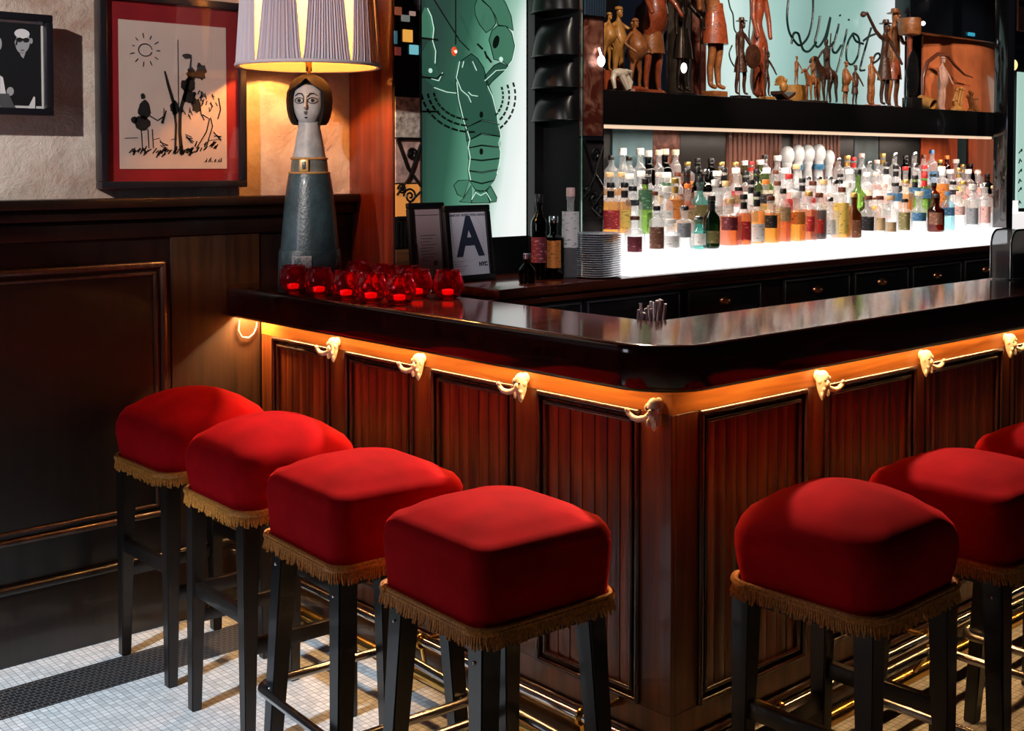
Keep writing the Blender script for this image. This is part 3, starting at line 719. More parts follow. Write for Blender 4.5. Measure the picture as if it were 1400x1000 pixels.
vp = [(404, 403, 'leftmost, at the front edge of the bar'), (437, 408, 'second from left in the front row, below the lamp'), (474, 413, 'third from left in the front row'), (508, 417, 'fourth from left in the front row'), (547, 420, 'fifth from left in the front row'), (425, 392, 'behind the first two of the front row'), (458, 396, 'second in the back row, below the lamp base'), (492, 399, 'third in the back row, in the middle of the cluster'), (526, 402, 'fourth in the back row'), (571, 411, 'second from the right of the cluster'), (611, 412, 'rightmost, standing clear at the right end'), (550, 400, 'at the back right of the cluster')]
pos = []
for i, (x, y, lab) in enumerate(vp):
    p = onZ(x, y-3, ZT+.0005); d = Vector((ratio(x), 1, 0)).normalized(); p = p+d*.04; p.x = max(2.125, min(2.385, p.x)); 
    for _ in range(60):
        for q in pos:
            dd = (p-q); dd.z = 0
            if dd.length < .0985: p += dd.normalized()*(.0995-dd.length) if dd.length > 1e-4 else Vector((.01, 0, 0))
        p.x = max(2.122, min(2.388, p.x))
    lp = Vector((LXp, LYp, 0)); dd = Vector((p.x, p.y, 0))-lp
    if dd.length < .165: p += dd.normalized()*(.165-dd.length)
    pos.append(p.copy()); o = v0 if i == 0 else copy_tree(v0); o.location = (p.x, p.y, ZT+.0008); o['label'] = 'ribbed red candle glass, '+lab
# ---------------------------------------------------------------- back bar
LZ = 1.12; LF = 3.07     # ledge height and front
cab = thing('back_bar_cabinet', 'dark wooden back bar cabinet with drawers under the glowing bottle display', 'cabinet', (SX, LF, 0))
O = (SX, LF, 0)
rel(G().box(SX+.102, 7.6, LF+.03, BY+.058, .001, LZ-.035), O).build('carcass', M_DKWOOD, cab, smooth=0)
rel(G().box(SX+.102, 7.6, LF, BY+.058, LZ-.034, LZ, .006), O).build('ledge', M_REDWOOD, cab, smooth=40, label='reddish polished ledge')
rel(G().box(SX+.001, 7.6, LF+.012, LF+.0295, LZ-.062, LZ-.035, .004), O).build('apron_rail', M_REDWOOD, cab, smooth=40)
M_DRAW = mat('drawer_black', (.006, .006, .008), .3, coat=.3)
def dr(xa, xb, ztop, zbot, pull=True):
    XA, XB = onY(xa, 390, LF).x, onY(xb, 385, LF).x
    d = rel(G().box(XA, XB, LF+.016, LF+.0295, zbot, ztop, .003), O).build('drawer', M_DRAW, cab, smooth=30)
    g = frame_border(G(), XA+.004, XB-.004, zbot+.004, ztop-.004, .007, LF+.010, LF+.0165); rel(g, O).build('drawer_bead', mat('drawer_bead', (.05, .05, .055), .22, coat=1), d, smooth=30)
    if pull:
        c = (XA+XB)/2; zc = (ztop+zbot)/2+.003
        g = G(); g.lathe([(.030, 0), (.029, .006), (.022, .013), (.010, .017), (.001, .018)], 20, sx=1.25, sy=.62)
        g.move(Matrix.Translation((c, LF+.016, zc)) @ Matrix.Rotation(pi/2, 4, 'X'))
        g.sph((c, LF-.004, zc), .008, 10, (1.1, 1, 1)); rel(g, O).build('drawer_pull', mat('copper_pull', (.75, .36, .20), .28, 1), d)
for xa, xb in ((944, 1045), (1076, 1166), (1172, 1246), (1251, 1318), (1322, 1380)): dr(xa, xb, LZ-.070, LZ-.195)
for xa, xb in ((640, 800), (806, 934)): dr(xa, xb, LZ-.070, LZ-.32, False)
# lit stepped display
def lit_mat():
    m, nt, b = newmat('lit_opal_acrylic'); b.inputs['Base Color'].default_value = (.8, .8, .8, 1); b.inputs['Roughness'].default_value = .25
    b.inputs['Emission Color'].default_value = (1, .965, .95, 1); b.inputs['Emission Strength'].default_value = 1.5; return m
M_LIT = lit_mat(); M_LIT2 = M_LIT.copy(); M_LIT2.name = 'dim_lit_acrylic'; M_LIT2.node_tree.nodes['Principled BSDF'].inputs['Emission Strength'].default_value = .85
DX0, DX1 = 3.372, 6.95
TI = [(3.090, 3.205, 1.200), (3.205, 3.325, 1.265), (3.325, 3.440, 1.330), (3.440, 3.560, 1.390)]
disp = thing('bottle_display', 'glowing white stepped display carrying the liquor bottles', 'lit display', (DX0, TI[0][0], LZ))
for i, (y0, y1, z) in enumerate(TI):
    xa = DX0 if i == 0 else 3.40
    rel(G().box(xa, DX1 if i else onY(1377, 200, 3.10).x-.003, y0, min(y1, BY+.045), LZ+.001, z, .002), (DX0, TI[0][0], LZ)).build('step', M_LIT if i == 0 else M_LIT2, disp, smooth=30)
# end panel, with its stack of black tin hoods, and the mirrored pillar
ep = thing('end_panel', 'tall black panel closing the left end of the bottle alcove', 'panel', (3.285, 3.30, LZ))
rel(G().box(3.287, 3.30, 3.281, BY+.058, LZ+.0005, 2.60), (3.285, 3.30, LZ)).build('board', mat('matt_black', (.003, .003, .004), .7, spec=.15), ep, smooth=0)
rel(G().box(3.24, 3.286, BY-.05, BY-.012, LZ+.0005, 2.60), (3.285, 3.30, LZ)).build('edge_strip', M_BLACK, ep, smooth=0)
hoods = [(728, 770, 20, -42), (715, 780, 80, 28), (716, 770, 123, 84), (716, 776, 167, 128)]
for k, (xl, xr, yb, yt) in enumerate(hoods):
    yb += 0
    a = onX(xl+8, yb, 3.285); # on the panel face
    zb = onX(745, yb-2, 3.285).z; zt = onX(745, yt, 3.285).z
    g = G(); n = 14; R = []
    for i in range(7):
        v = i/6; z = zb+(zt-zb)*v; w = .085*sqrt(max(.02, 1-v*v*.96)); ring = []
        for j in range(n):
            t = pi/2+pi*j/(n-1); ring.append(Vector((3.2865+w*.95*cos(t), 3.405+.118*sin(t)*(1 if v < .01 else 1-.25*v), z)))
        R.append(ring)
    g.rings(R); g.tube([p+Vector((-.001, 0, -.003)) for p in R[0]], .0035, 6)
    nm = ['topmost, at the picture top edge', 'second from the top', 'third from the top', 'the lowest of the stack'][k]
    t = thing('tin_hood', 'curved black tin hood on the end panel, '+nm, 'wall hood', (3.285, 3.405, zb), 0, 'black tin hoods')
    rel(g, (3.285, 3.405, zb)).build('hood_shell', mat('black_tin', (.002, .002, .0025), .3, spec=.18), t, smooth=50)
pil = thing('mirrored_pillar', 'narrow copper mosaic pillar between the black panel and the bottle shelf', 'pillar', (3.285, 3.28, LZ))
O = (3.285, 3.28, LZ)
def mosaic():
    m, nt, b = newmat('copper_mosaic'); N, L = nt.nodes, nt.links
    tc = N.new('ShaderNodeTexCoord'); vo = N.new('ShaderNodeTexVoronoi'); vo.inputs['Scale'].default_value = 22; L.new(tc.outputs['Object'], vo.inputs['Vector'])
    nz = N.new('ShaderNodeTexNoise'); nz.inputs['Scale'].default_value = 9; nz.inputs['Distortion'].default_value = 2; L.new(tc.outputs['Object'], nz.inputs['Vector'])
    rp = N.new('ShaderNodeValToRGB'); e = rp.color_ramp.elements; e[0].position = .42; e[0].color = (.10, .020, .012, 1); e[1].position = .66; e[1].color = (.38, .16, .11, 1)
    L.new(nz.outputs['Fac'], rp.inputs[0]); L.new(rp.outputs[0], b.inputs['Base Color']); b.inputs['Roughness'].default_value = .28; b.inputs['Metallic'].default_value = .35
    return m
M_MOS = mosaic()
rel(G().box(3.287, 3.400, 3.2705, 3.2805, 1.648, 2.60), O).build('mosaic_panel', M_MOS, pil, smooth=0)
rel(G().box(3.287, 3.400, 3.2705, 3.2805, LZ+.0005, 1.640), O).build('lower_panel', mat('smoked_mirror', (.03, .025, .024), .15, .3), pil, smooth=0)
rel(G().box(3.285, 3.290, 3.264, 3.2703, LZ+.001, 2.60).box(3.397, 3.402, 3.264, 3.2703, LZ+.001, 2.60).box(3.290, 3.397, 3.264, 3.2703, 1.640, 1.650), O).build('silver_edge', M_CHROME, pil, smooth=0)
def scroll(g, cx, cz, s, Y, flip=1, r=.004):
    P = []
    for i in range(26):
        t = i/25*3.6*pi; rr = s*(1-i/25*.85); P.append((cx+flip*rr*cos(t), Y, cz+rr*sin(t)))
    g.tube(P, r, 6)
def iron(g, x0, x1, z0, z1, Y):
    zc = (z0+z1)/2; w = x1-x0
    g.tube([(x0, Y, z1), (x0+w*.45, Y, z0+(z1-z0)*.62), (x1, Y, zc-.03)], .0045, 6); g.tube([(x1, Y, z1-.02), (x0+w*.5, Y, zc), (x0, Y, z0+.08)], .0045, 6); g.tube([(x1, Y, zc-.05), (x0+w*.4, Y, z0+.04), (x1-.01, Y, z0)], .0045, 6)
    scroll(g, x0+w*.62, z1-.055, w*.22, Y); scroll(g, x0+w*.55, z0+.075, w*.28, Y, -1); scroll(g, x0+w*.8, z0+.03, w*.16, Y)
    scroll(g, x0+w*.2, zc-.04, w*.18, Y, -1); g.box(x0, x1, Y-.004, Y+.004, z0-.004, z0+.004); g.box(x0, x1, Y-.004, Y+.004, z1-.004, z1+.004)
g = G(); iron(g, 3.292, 3.396, 1.335, 1.636, 3.262); rel(g, O).build('iron_scrollwork', M_BLACK, pil, smooth=50)
g = G(); g.sph((3.372, 3.25, 1.935), .017, 12, (.9, .9, 1.3)); g.tube([(3.372, 3.25, 1.955), (3.372, 3.262, 1.985)], .004, 6); rel(g, O).build('candle_bulb', emis('small_bulb', (1, .93, .85), 6), pil)
# left mosaic strip beside the etched mirror
O = (SX+.10, BY, LZ)
st = thing('mosaic_strip', 'vertical mirror strip with coloured glass squares and iron scrollwork beside the etched mirror', 'mirror strip', O)
sx0 = onY(540, 200, BY-.012).x; sx1 = onY(574, 200, BY-.012).x
def zz(y, x=557): return onY(x, y, BY-.012).z
rel(G().box(sx0, sx1, BY-.010, BY-.002, LZ+.0005, 2.55), O).build('backing', mat('strip_dark', (.012, .010, .012), .2), st, smooth=0)
rel(G().box(sx0+.002, sx1-.002, BY-.014, BY-.0105, zz(188), zz(133)), O).build('frosted_scene', mat('etched_scene', (.78, .52, .44), .4, var=.75, vscale=45), st, smooth=0)  # both frosted scenes: pale tone paints in the mirror's reflected light
rel(G().box(sx0+.002, sx1-.002, BY-.014, BY-.0105, zz(250), zz(190)), O).build('frosted_scene', mat('etched_scene2', (.70, .42, .36), .4, var=.6, vscale=25), st, smooth=0)
rel(G().box(sx0+.002, sx1-.002, BY-.014, BY-.0105, zz(296), zz(252)), O).build('amber_glass', emis('amber_back', (.85, .32, .07), .55), st, smooth=0)
g = G(); iron(g, sx0+.003, sx1-.003, zz(297), zz(190), BY-.020); rel(g, O).build('iron_scrollwork', M_BLACK, st, smooth=50)
g = G()
for i in range(6): g.box(sx0+.004+i*.0175, sx0+.013+i*.0175, BY-.016, BY-.0105, zz(338), zz(303))
rel(g, O).build('fluting', M_BLACK, st, smooth=0)
rel(G().box(sx0+.002, sx1-.002, BY-.014, BY-.0105, zz(395), zz(341)), O).build('wood_inlay', wood('inlay', (.06, .025, .012), (.22, .09, .04), .3, .3, 3, 'X'), st, smooth=0)
rel(G().box(sx1, sx1+.006, BY-.018, BY-.001, LZ+.001, 2.55), O).build('silver_edge', mat('dull_silver', (.30, .30, .31), .4, 1), st, smooth=0)
for nm, (xa, ya, xb, yb), c, s in (('amber_square', (551, 40, 564, 58), (1, .48, .08), .75), ('turquoise_square', (560, 61, 572, 75), (.25, .75, .85), .6), ('blue_square', (539, 42, 543, 60), (.06, .25, .35), .4), ('red_square', (540, 64, 548, 76), (.35, .06, .05), .3), ('pale_square', (549, 20, 560, 30), (.4, .45, .42), .35), ('pink_square', (560, 15, 568, 22), (.8, .5, .42), .4), ('rust_square', (540, 9, 549, 21), (.45, .13, .06), .4)):
    a = onY(xa, ya, BY-.014); b = onY(xb, yb, BY-.014)
    rel(G().box(a.x, b.x, BY-.017, BY-.0105, b.z, a.z, .002), O).build(nm, emis('tile_'+nm, c, s), st, smooth=0)
# ---------------------------------------------------------------- etched lobster mirror
Y0 = BY-.004
mx0 = onY(577, 200, Y0).x; mx1 = 3.238; mz0 = onY(704, 323, Y0).z; mz1 = 2.55
O = (mx0, Y0, mz0)
lm = thing('lobster_mirror', 'back-lit green etched glass panel showing a large lobster', 'etched mirror', O)
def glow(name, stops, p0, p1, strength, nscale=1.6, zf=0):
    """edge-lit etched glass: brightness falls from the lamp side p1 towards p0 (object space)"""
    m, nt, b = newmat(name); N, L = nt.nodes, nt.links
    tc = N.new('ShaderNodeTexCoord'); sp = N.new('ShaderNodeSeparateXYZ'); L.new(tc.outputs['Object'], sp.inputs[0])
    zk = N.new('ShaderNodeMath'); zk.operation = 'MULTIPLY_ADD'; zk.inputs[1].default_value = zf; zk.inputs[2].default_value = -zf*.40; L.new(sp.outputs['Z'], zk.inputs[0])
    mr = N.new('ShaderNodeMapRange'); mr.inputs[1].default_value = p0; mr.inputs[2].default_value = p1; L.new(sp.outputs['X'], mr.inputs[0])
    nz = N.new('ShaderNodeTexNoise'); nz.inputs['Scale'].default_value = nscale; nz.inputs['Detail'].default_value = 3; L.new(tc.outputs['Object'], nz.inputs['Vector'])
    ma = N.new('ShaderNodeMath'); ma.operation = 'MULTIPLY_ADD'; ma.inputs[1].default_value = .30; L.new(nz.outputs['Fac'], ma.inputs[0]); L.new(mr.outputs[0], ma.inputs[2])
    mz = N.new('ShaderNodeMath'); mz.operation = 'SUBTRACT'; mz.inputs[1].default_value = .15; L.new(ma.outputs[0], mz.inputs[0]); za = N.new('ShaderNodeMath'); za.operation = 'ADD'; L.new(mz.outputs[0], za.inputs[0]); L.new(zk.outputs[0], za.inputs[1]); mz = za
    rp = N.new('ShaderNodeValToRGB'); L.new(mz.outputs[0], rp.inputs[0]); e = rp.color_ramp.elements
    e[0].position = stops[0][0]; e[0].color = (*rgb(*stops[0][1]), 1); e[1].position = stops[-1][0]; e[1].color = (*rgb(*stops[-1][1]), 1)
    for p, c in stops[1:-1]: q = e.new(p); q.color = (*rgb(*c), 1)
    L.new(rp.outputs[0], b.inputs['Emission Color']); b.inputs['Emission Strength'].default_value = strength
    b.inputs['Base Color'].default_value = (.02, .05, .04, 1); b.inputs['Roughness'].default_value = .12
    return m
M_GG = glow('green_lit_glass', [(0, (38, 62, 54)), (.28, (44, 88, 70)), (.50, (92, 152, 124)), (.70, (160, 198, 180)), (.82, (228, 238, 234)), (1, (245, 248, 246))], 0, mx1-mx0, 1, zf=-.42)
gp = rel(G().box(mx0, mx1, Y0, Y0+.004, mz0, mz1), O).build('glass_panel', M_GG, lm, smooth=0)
rel(G().box(mx0, mx1+.002, BY-.008, BY-.001, LZ+.0005, mz0-.0005), O).build('lower_backing', M_BLACK, lm, smooth=0)
def cq(cx, cy, dy=.0): v = onY(560+cx/3.571, cy/3.571, Y0-.002); return Vector((v.x, Y0-.0015-dy, v.z))
def poly(g, pts, dy=0, th=.0015):
    a = [cq(*p, dy) for p in pts]; b = [p+Vector((0, th, 0)) for p in a]; g.rings([a, b])
def line(g, pts, r, dy=.002, closed=False): g.tube([cq(*p, dy) for p in pts], r, 6, closed)
car = [(300, 262), (330, 285), (360, 330), (378, 400), (398, 450), (420, 530), (432, 600), (350, 585), (272, 625), (246, 540), (230, 460), (224, 390), (245, 300)]
tail = [[(270, 625), (350, 590), (435, 605), (440, 665), (350, 650), (278, 690)], [(280, 690), (350, 655), (440, 668), (440, 718), (350, 708), (285, 722)], [(285, 724), (350, 712), (440, 722), (438, 772), (350, 782), (286, 775)], [(288, 778), (350, 786), (438, 775), (434, 826), (350, 840), (284, 832)], [(284, 835), (350, 845), (432, 830), (412, 880), (350, 895), (290, 880)], [(292, 884), (350, 898), (410, 884), (372, 930), (345, 938), (318, 925)]]
fan = [[(290, 878), (235, 882), (214, 905), (232, 950), (262, 965)], [(300, 905), (262, 968), (242, 985), (300, 992)], [(320, 930), (300, 992), (390, 992), (372, 932)], [(395, 908), (425, 965), (422, 985), (392, 990), (376, 930)]]
claw = [(400, 150), (428, 126), (470, 128), (498, 165), (512, 225), (500, 290), (478, 318), (450, 300), (410, 290), (398, 240), (386, 195)]
pin1 = [(372, 160), (340, 120), (318, 70), (315, 30), (335, -20), (355, 5), (395, 40), (412, 75), (420, 112), (402, 140)]
pin2 = [(345, -10), (380, -40), (440, -30), (470, 20), (495, 80), (505, 150), (470, 128), (430, 122), (418, 80), (390, 35)]
arm = [(365, 372), (410, 320), (440, 305), (480, 322), (455, 350), (400, 400), (380, 430)]
arml = [(120, 430), (150, 400), (190, 388), (235, 410), (232, 452), (175, 448)]
lclaw = [(52, 330), (60, 260), (95, 200), (128, 230), (120, 300), (150, 380), (120, 425), (80, 390)]
lpin = [(60, 180), (55, 90), (75, 35), (100, 60), (118, 120), (112, 190)]
M_LOB = emis('etched_dark_green', rgb(40, 78, 64), 1.0); M_LOB2 = emis('etched_mid_green', rgb(62, 110, 88), 1.0); M_LOBW = emis('etched_clear_line', rgb(190, 225, 208), 1.0); M_LOBK = mat('etched_black_line', (.006, .02, .015), .4)
g = G()
for p in [car]+[tail[0]]: poly(g, p)
for p in (arm, arml, lclaw): poly(g, p, 0)
lob = rel(g, O).build('lobster_etching', M_LOB, lm, smooth=0)
for nm, PP in (('tail', tail[1:]), ('tail_fan', fan), ('claw', [claw]), ('pincer', [pin1]), ('pincer', [pin2]), ('far_claw', [lpin])):
    g = G()
    for p in PP: poly(g, p, .0)
    rel(g, O).build(nm, M_LOB2, lob, smooth=0)
g = G()
for p in (car, claw, pin1, pin2, arm): line(g, p, .0017, closed=True)
for p in tail+fan: line(g, p, .0017, closed=True)
for cx, cy, rx, ry in ((422, 205, 15, 32),): poly(g, [(cx+rx*cos(t)-ry*.2*sin(t), cy+ry*sin(t)) for t in [2*pi*i/16 for i in range(16)]], .001)
for y in (560, 740): poly(g, [(350+9*cos(t), y+16*sin(t)) for t in [2*pi*i/12 for i in range(12)]], .001)
for cx, n, r0 in ((300, 7, 125), (300, 7, 155), (290, 8, 185)):   # ring of lettering-like dashes around the body
    for k in range(n):
        for sgn in ((1,) if r0 < 130 else (1,)):
            a = -.35+k*.17; u, v = 330+r0*cos(a)*1.0, 470+r0*sin(a)*1.05
            u2, v2 = 330+r0*cos(a+.11), 470+r0*sin(a+.11)*1.05; line(g, [(u, v), (u2, v2)], .0042)
    for k in range(n+1):
        a = pi-.62+k*-.17+.35; u, v = 300+(r0+60)*cos(a), 430+(r0+30)*sin(a); u2, v2 = 300+(r0+60)*cos(a+.12), 430+(r0+30)*sin(a+.12); line(g, [(u, v), (u2, v2)], .0042)
for p in ([(365, 250), (378, 285)], [(372, 270), (398, 305)], [(330, 215), (355, 240)], [(50, 185), (135, 195)], [(50, 375), (130, 385), (160, 360)], [(55, 545), (140, 545)]): line(g, p, .004)
rel(g, O).build('dark_etched_line', M_LOBK, lob, smooth=0)
g = G()
for p in ([(228, 400), (236, 480), (262, 590), (275, 630)], [(242, 300), (226, 380), (250, 440), (285, 470), (298, 500)], [(378, 420), (402, 470), (425, 560), (430, 605)], [(330, 470), (300, 465), (285, 450)], [(255, 330), (262, 300)], [(305, 300), (325, 345)], [(280, 640), (292, 680), (284, 720), (294, 770), (286, 830), (296, 880)], [(432, 612), (444, 660), (434, 700), (442, 745), (436, 800), (424, 850)], [(118, 428), (180, 450), (225, 455)], [(85, 40), (104, 80), (116, 140), (110, 200), (125, 250), (122, 310)], [(90, 380), (140, 395), (158, 355)], [(498, 150), (514, 225), (500, 292), (480, 320)], [(365, 395), (420, 345), (470, 340)], [(300, 975), (320, 940), (345, 955), (372, 940), (395, 980)]): line(g, p, .0016, .0035)
g.sph(cq(100, 345, .003), .009, 10, (1, .3, 1)); g.sph(cq(445, 290, .003), .010, 10, (1, .3, 1))
rel(g, O).build('clear_etched_line', M_LOBW, lob, smooth=0)
# bead chains and the little red lamp in front of the mirror
g = G(); a0, a1, a2 = onY(590, -6, Y0-.10), onY(623, -6, Y0-.10), onY(641, 68, Y0-.06)
pd = thing('hanging_lamp', 'tiny red glass lamp on bead chains before the lobster mirror', 'pendant lamp', onY(621, 70, Y0-.06))
c0 = onY(621, 70, Y0-.06)
def beads(a, b, n):
    g = G()
    for i in range(n): g.sph(a.lerp(b, i/(n-1)), .0034, 6)
    return g
rel(beads(a0, onY(621, 52, Y0-.06)+Vector((.02, 0, 0)), 30), c0).build('bead_chain', M_DKMET, pd); rel(beads(a1, onY(623, 60, Y0-.06), 28), c0).build('bead_chain', M_DKMET, pd); rel(beads(onY(628, 55, Y0-.06), a2, 8), c0).build('bead_chain', M_DKMET, pd)
G().lathe([(.004, .016), (.010, .009), (.0105, -.004), (.006, -.015), (.002, -.018)], 14).build('lamp_glass', mat('red_lamp_glass', (.5, .05, .02), .3, emit=(1, .12, .03), estr=.5), pd)
G().sph((0, -.008, -.002), .0055, 8).build('flame_bulb', emis('red_flame', (1, .6, .4), 6), pd)

# ---------------------------------------------------------------- cards on the ledge
M_CARD = mat('grade_card', (.62, .60, .66), .5); M_NAVY = mat('navy_print', (.020, .028, .055), .5); M_PINKP = mat('pale_print', (.30, .16, .18), .5)
def card(xl, xr, yt, yb, Y, name, lab):
    a = onY(xl, yb, Y); b = onY(xr, yt, Y); w = b.x-a.x; h = b.z-LZ-.002
    t = thing(name, lab, 'sign', (a.x+w/2, Y, LZ+.001)); 
    return t, w, h
t, w, h = card(612, 677, 279, 378, 3.36, 'grade_card', 'framed white card with a large dark letter A leaning on the mirror'); t.rotation_euler = (radians(-7), 0, radians(3))
frame_border(G(), -w/2, w/2, 0, h, .022, -.010, .008).build('frame', M_BLACK, t, smooth=30)
G().box(-w/2+.018, w/2-.018, -.002, .004, .018, h-.018).build('card', M_CARD, t, smooth=0)
text('A', h*.72, M_NAVY, t, (.004, -.0025, h*.56), (pi/2, 0, 0), 'letter', .0005, sx=.92, bold=.006)
text('SANITARY INSPECTION GRADE', .0125, M_NAVY, t, (0, -.0025, h-.036), (pi/2, 0, 0))
text('NYC', .020, M_NAVY, t, (w/2-.050, -.0025, .058), (pi/2, 0, 0), bold=.0012)
g = G()
for k in range(5): g.box(-w/2+.030, -w/2+.030+.045+.01*(k % 3), -.003, -.002, .036+k*.009, .0375+k*.009)
for k in range(40):
    a = 2*pi*k/40; g.box(.075*cos(a)-.001, .075*cos(a)+.001, -.003, -.002, h*.58+.085*sin(a)-.001, h*.58+.085*sin(a)+.001)
g.build('fine_print', M_PINKP, t, smooth=0)
t2, w, h = card(563, 612, 276, 378, 3.40, 'notice_frame', 'framed pinkish paper notice half behind the red glasses, left of the letter card'); t2.rotation_euler = (radians(-6), 0, 0)
frame_border(G(), -w/2, w/2, 0, h, .020, -.010, .008).build('frame', M_BLACK, t2, smooth=30)
G().box(-w/2+.016, w/2-.016, -.002, .004, .016, h-.016).build('notice_paper', mat('notice_paper', (.40, .30, .33), .5), t2, smooth=0)
g = G()
g.box(-w/2+.024, w/2-.026, -.003, -.002, h-.045, h-.043); g.box(-w/2+.022, -w/2+.034, -.003, -.002, .03, .14)
for k in range(9): g.box(-w/2+.050, -w/2+.050+.04+.013*((k*7) % 3), -.003, -.002, .080+k*.011, .0815+k*.011)
g.box(w/2-.060, w/2-.042, -.003, -.002, .060, .078)
g.build('fine_print', mat('notice_print', (.10, .07, .09), .5), t2, smooth=0)

# ---------------------------------------------------------------- plate stack
M_PLATE = mat('grey_white_china', (.62, .65, .70), .3, coat=.2)
c = Vector((3.262, 3.160, LZ)); NP = 20; ph_ = .1655
def plate():
    g = G(); g.lathe([(.050, .0), (.055, .0), (.060, .0025), (.088, .0065), (.0895, .0078), (.088, .0085), (.060, .0052), (.052, .0035), (.002, .0035)], 48); return g
names = ['topmost', 'second from the top', 'third from the top', 'fourth from the top', 'fifth from the top', 'sixth from the top', 'seventh from the top', 'eighth from the top', 'ninth from the top', 'tenth from the top', 'tenth from the bottom', 'ninth from the bottom', 'eighth from the bottom', 'seventh from the bottom', 'sixth from the bottom', 'fifth from the bottom', 'fourth from the bottom', 'third from the bottom', 'second from the bottom', 'lowest']
p0 = None
for k in range(NP):
    z = LZ+.0005+(NP-1-k)*.0083
    if p0 is None: p0 = plate().build('plate', M_PLATE); o = p0
    else: o = p0.copy(); COL.objects.link(o)
    o.location = (c.x+random.uniform(-.001, .001), c.y+random.uniform(-.001, .001), z)
    tag(o, 'grey-white china plate in the stack on the back ledge, '+names[k], 'plate', 'stacked plates')
# ---------------------------------------------------------------- shelf of figurines
SY = 3.28
SZ = onY(821, 122, SY).z; SZ0 = onY(821, 170, SY).z
SXA, SXB = 3.404, onY(1360, 160, SY).x
O = (SXA, SY, SZ0)
sf = thing('display_shelf', 'thick black shelf above the bottles carrying carved figurines', 'shelf', O)
rel(G().box(SXA, SXB, SY, BY+.058, SZ0, SZ, .003), O).build('board', mat('shelf_black', (.006, .005, .005), .25, coat=.3), sf, smooth=30)
rel(G().box(SXA, SXB-.02, SY+.004, SY+.030, SZ0-.014, SZ0-.0005, .003), O).build('light_strip', emis('shelf_strip', (1, .72, .50), .75), sf, smooth=0)
area('shelf_lamp', ((SXA+SXB)/2, SY+.06, SZ0-.018), (0, 0, 0), SXB-SXA-.1, .03, 17, (1, .84, .70))

# alcove back below the shelf: mirror reflections painted as coloured boards, orange lacquer right
AY = BY+.058
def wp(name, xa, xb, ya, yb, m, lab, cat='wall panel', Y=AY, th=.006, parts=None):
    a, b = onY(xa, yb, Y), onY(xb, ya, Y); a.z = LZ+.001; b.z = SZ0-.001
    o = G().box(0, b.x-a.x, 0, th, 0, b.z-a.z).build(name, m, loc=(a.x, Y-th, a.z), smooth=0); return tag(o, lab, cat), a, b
M_BLU = mat('blue_reflection', rgb(92, 128, 138), .5, var=.3, vscale=5)
M_DK = mat('dark_reflection', (.014, .011, .011), .3)
M_PNK = wood('pink_reflection', rgb(96, 56, 46), rgb(150, 98, 82), .4, .3, 3)
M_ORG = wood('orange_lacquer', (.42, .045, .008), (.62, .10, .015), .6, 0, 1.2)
wp('alcove_panel', 836, 891, 172, 300, M_BLU, 'pale blue painted mirror reflection behind the corks of the leftmost bottles')
wp('alcove_panel', 891, 928, 172, 300, M_MOS, 'copper-toned painted mirror reflection behind the bottles, right of the blue one')
wp('alcove_panel', 928, 991, 172, 300, M_DK, 'near-black painted mirror reflection behind the bottles between the copper and the pink ones')
o, a, b = wp('reeded_reflection', 991, 1066, 172, 300, M_PNK, 'pinkish brown reeded painted reflection behind the middle bottles, left of the narrow dark gap')
o2, a2, b2 = wp('reeded_reflection', 1082, 1146, 172, 300, M_PNK, 'pinkish brown reeded painted reflection behind the white domed bottles')
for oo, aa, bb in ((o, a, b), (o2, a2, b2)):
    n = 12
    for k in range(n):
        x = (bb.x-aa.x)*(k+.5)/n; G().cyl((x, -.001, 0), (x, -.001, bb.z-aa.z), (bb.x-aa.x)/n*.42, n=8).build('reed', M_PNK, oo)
wp('alcove_panel', 1146, 1166, 172, 300, M_DK, 'narrow black painted mirror reflection behind the bottles left of the grey-blue one')
wp('alcove_panel', 1166, 1200, 172, 300, mat('dim_blue_reflection', rgb(62, 80, 84), .4, var=.4, vscale=9), 'dim grey-blue painted mirror reflection behind the bottles right of the middle')
wp('alcove_panel', 1200, 1256, 172, 300, M_DK, 'black painted mirror reflection behind the bottles left of the orange lacquered ones')
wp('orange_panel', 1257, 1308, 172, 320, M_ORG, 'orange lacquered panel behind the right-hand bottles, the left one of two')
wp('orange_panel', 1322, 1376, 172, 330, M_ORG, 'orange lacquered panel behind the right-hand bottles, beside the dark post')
# above the shelf
zt = 2.60
def up(name, xa, xb, m, lab, cat='wall panel', ytop=-40, ybot=118):
    a = onY(xa, ybot, AY); b = onY(xb, ytop, AY); z0 = SZ+.001
    o = G().box(0, b.x-a.x, 0, .006, 0, b.z-z0).build(name, m, loc=(a.x, AY-.006, z0), smooth=0); return tag(o, lab, cat), a, b
up('alcove_panel', 845, 911, mat('navy_panel', (.006, .012, .028), .3), 'dark navy panel behind the tall carved figures at the left end of the shelf')
M_BRZ = mat('bronze_mirror', (.16, .12, .09), .18, .5, var=.6, vscale=12)
up('bronze_mirror', 912, 943, M_BRZ, 'tall bronze-tinted mirror strip behind the dark metal figurine', 'mirror strip')
up('mosaic_strip', 945, 963, M_MOS, 'thin copper mosaic strip left of the lettered green glass', 'mirror strip')
for x, nm in ((911.5, 'left of the bronze mirror strip'), (944, 'right of the bronze mirror strip'), (964, 'at the left edge of the lettered green glass')):
    a = onY(x, 60, AY-.012); tag(G().box(-.004, .004, -.004, .004, 0, .75).build('silver_bar', M_CHROME, loc=(a.x, AY-.012, SZ+.001), smooth=0), 'thin vertical silver bar '+nm, 'trim bar')
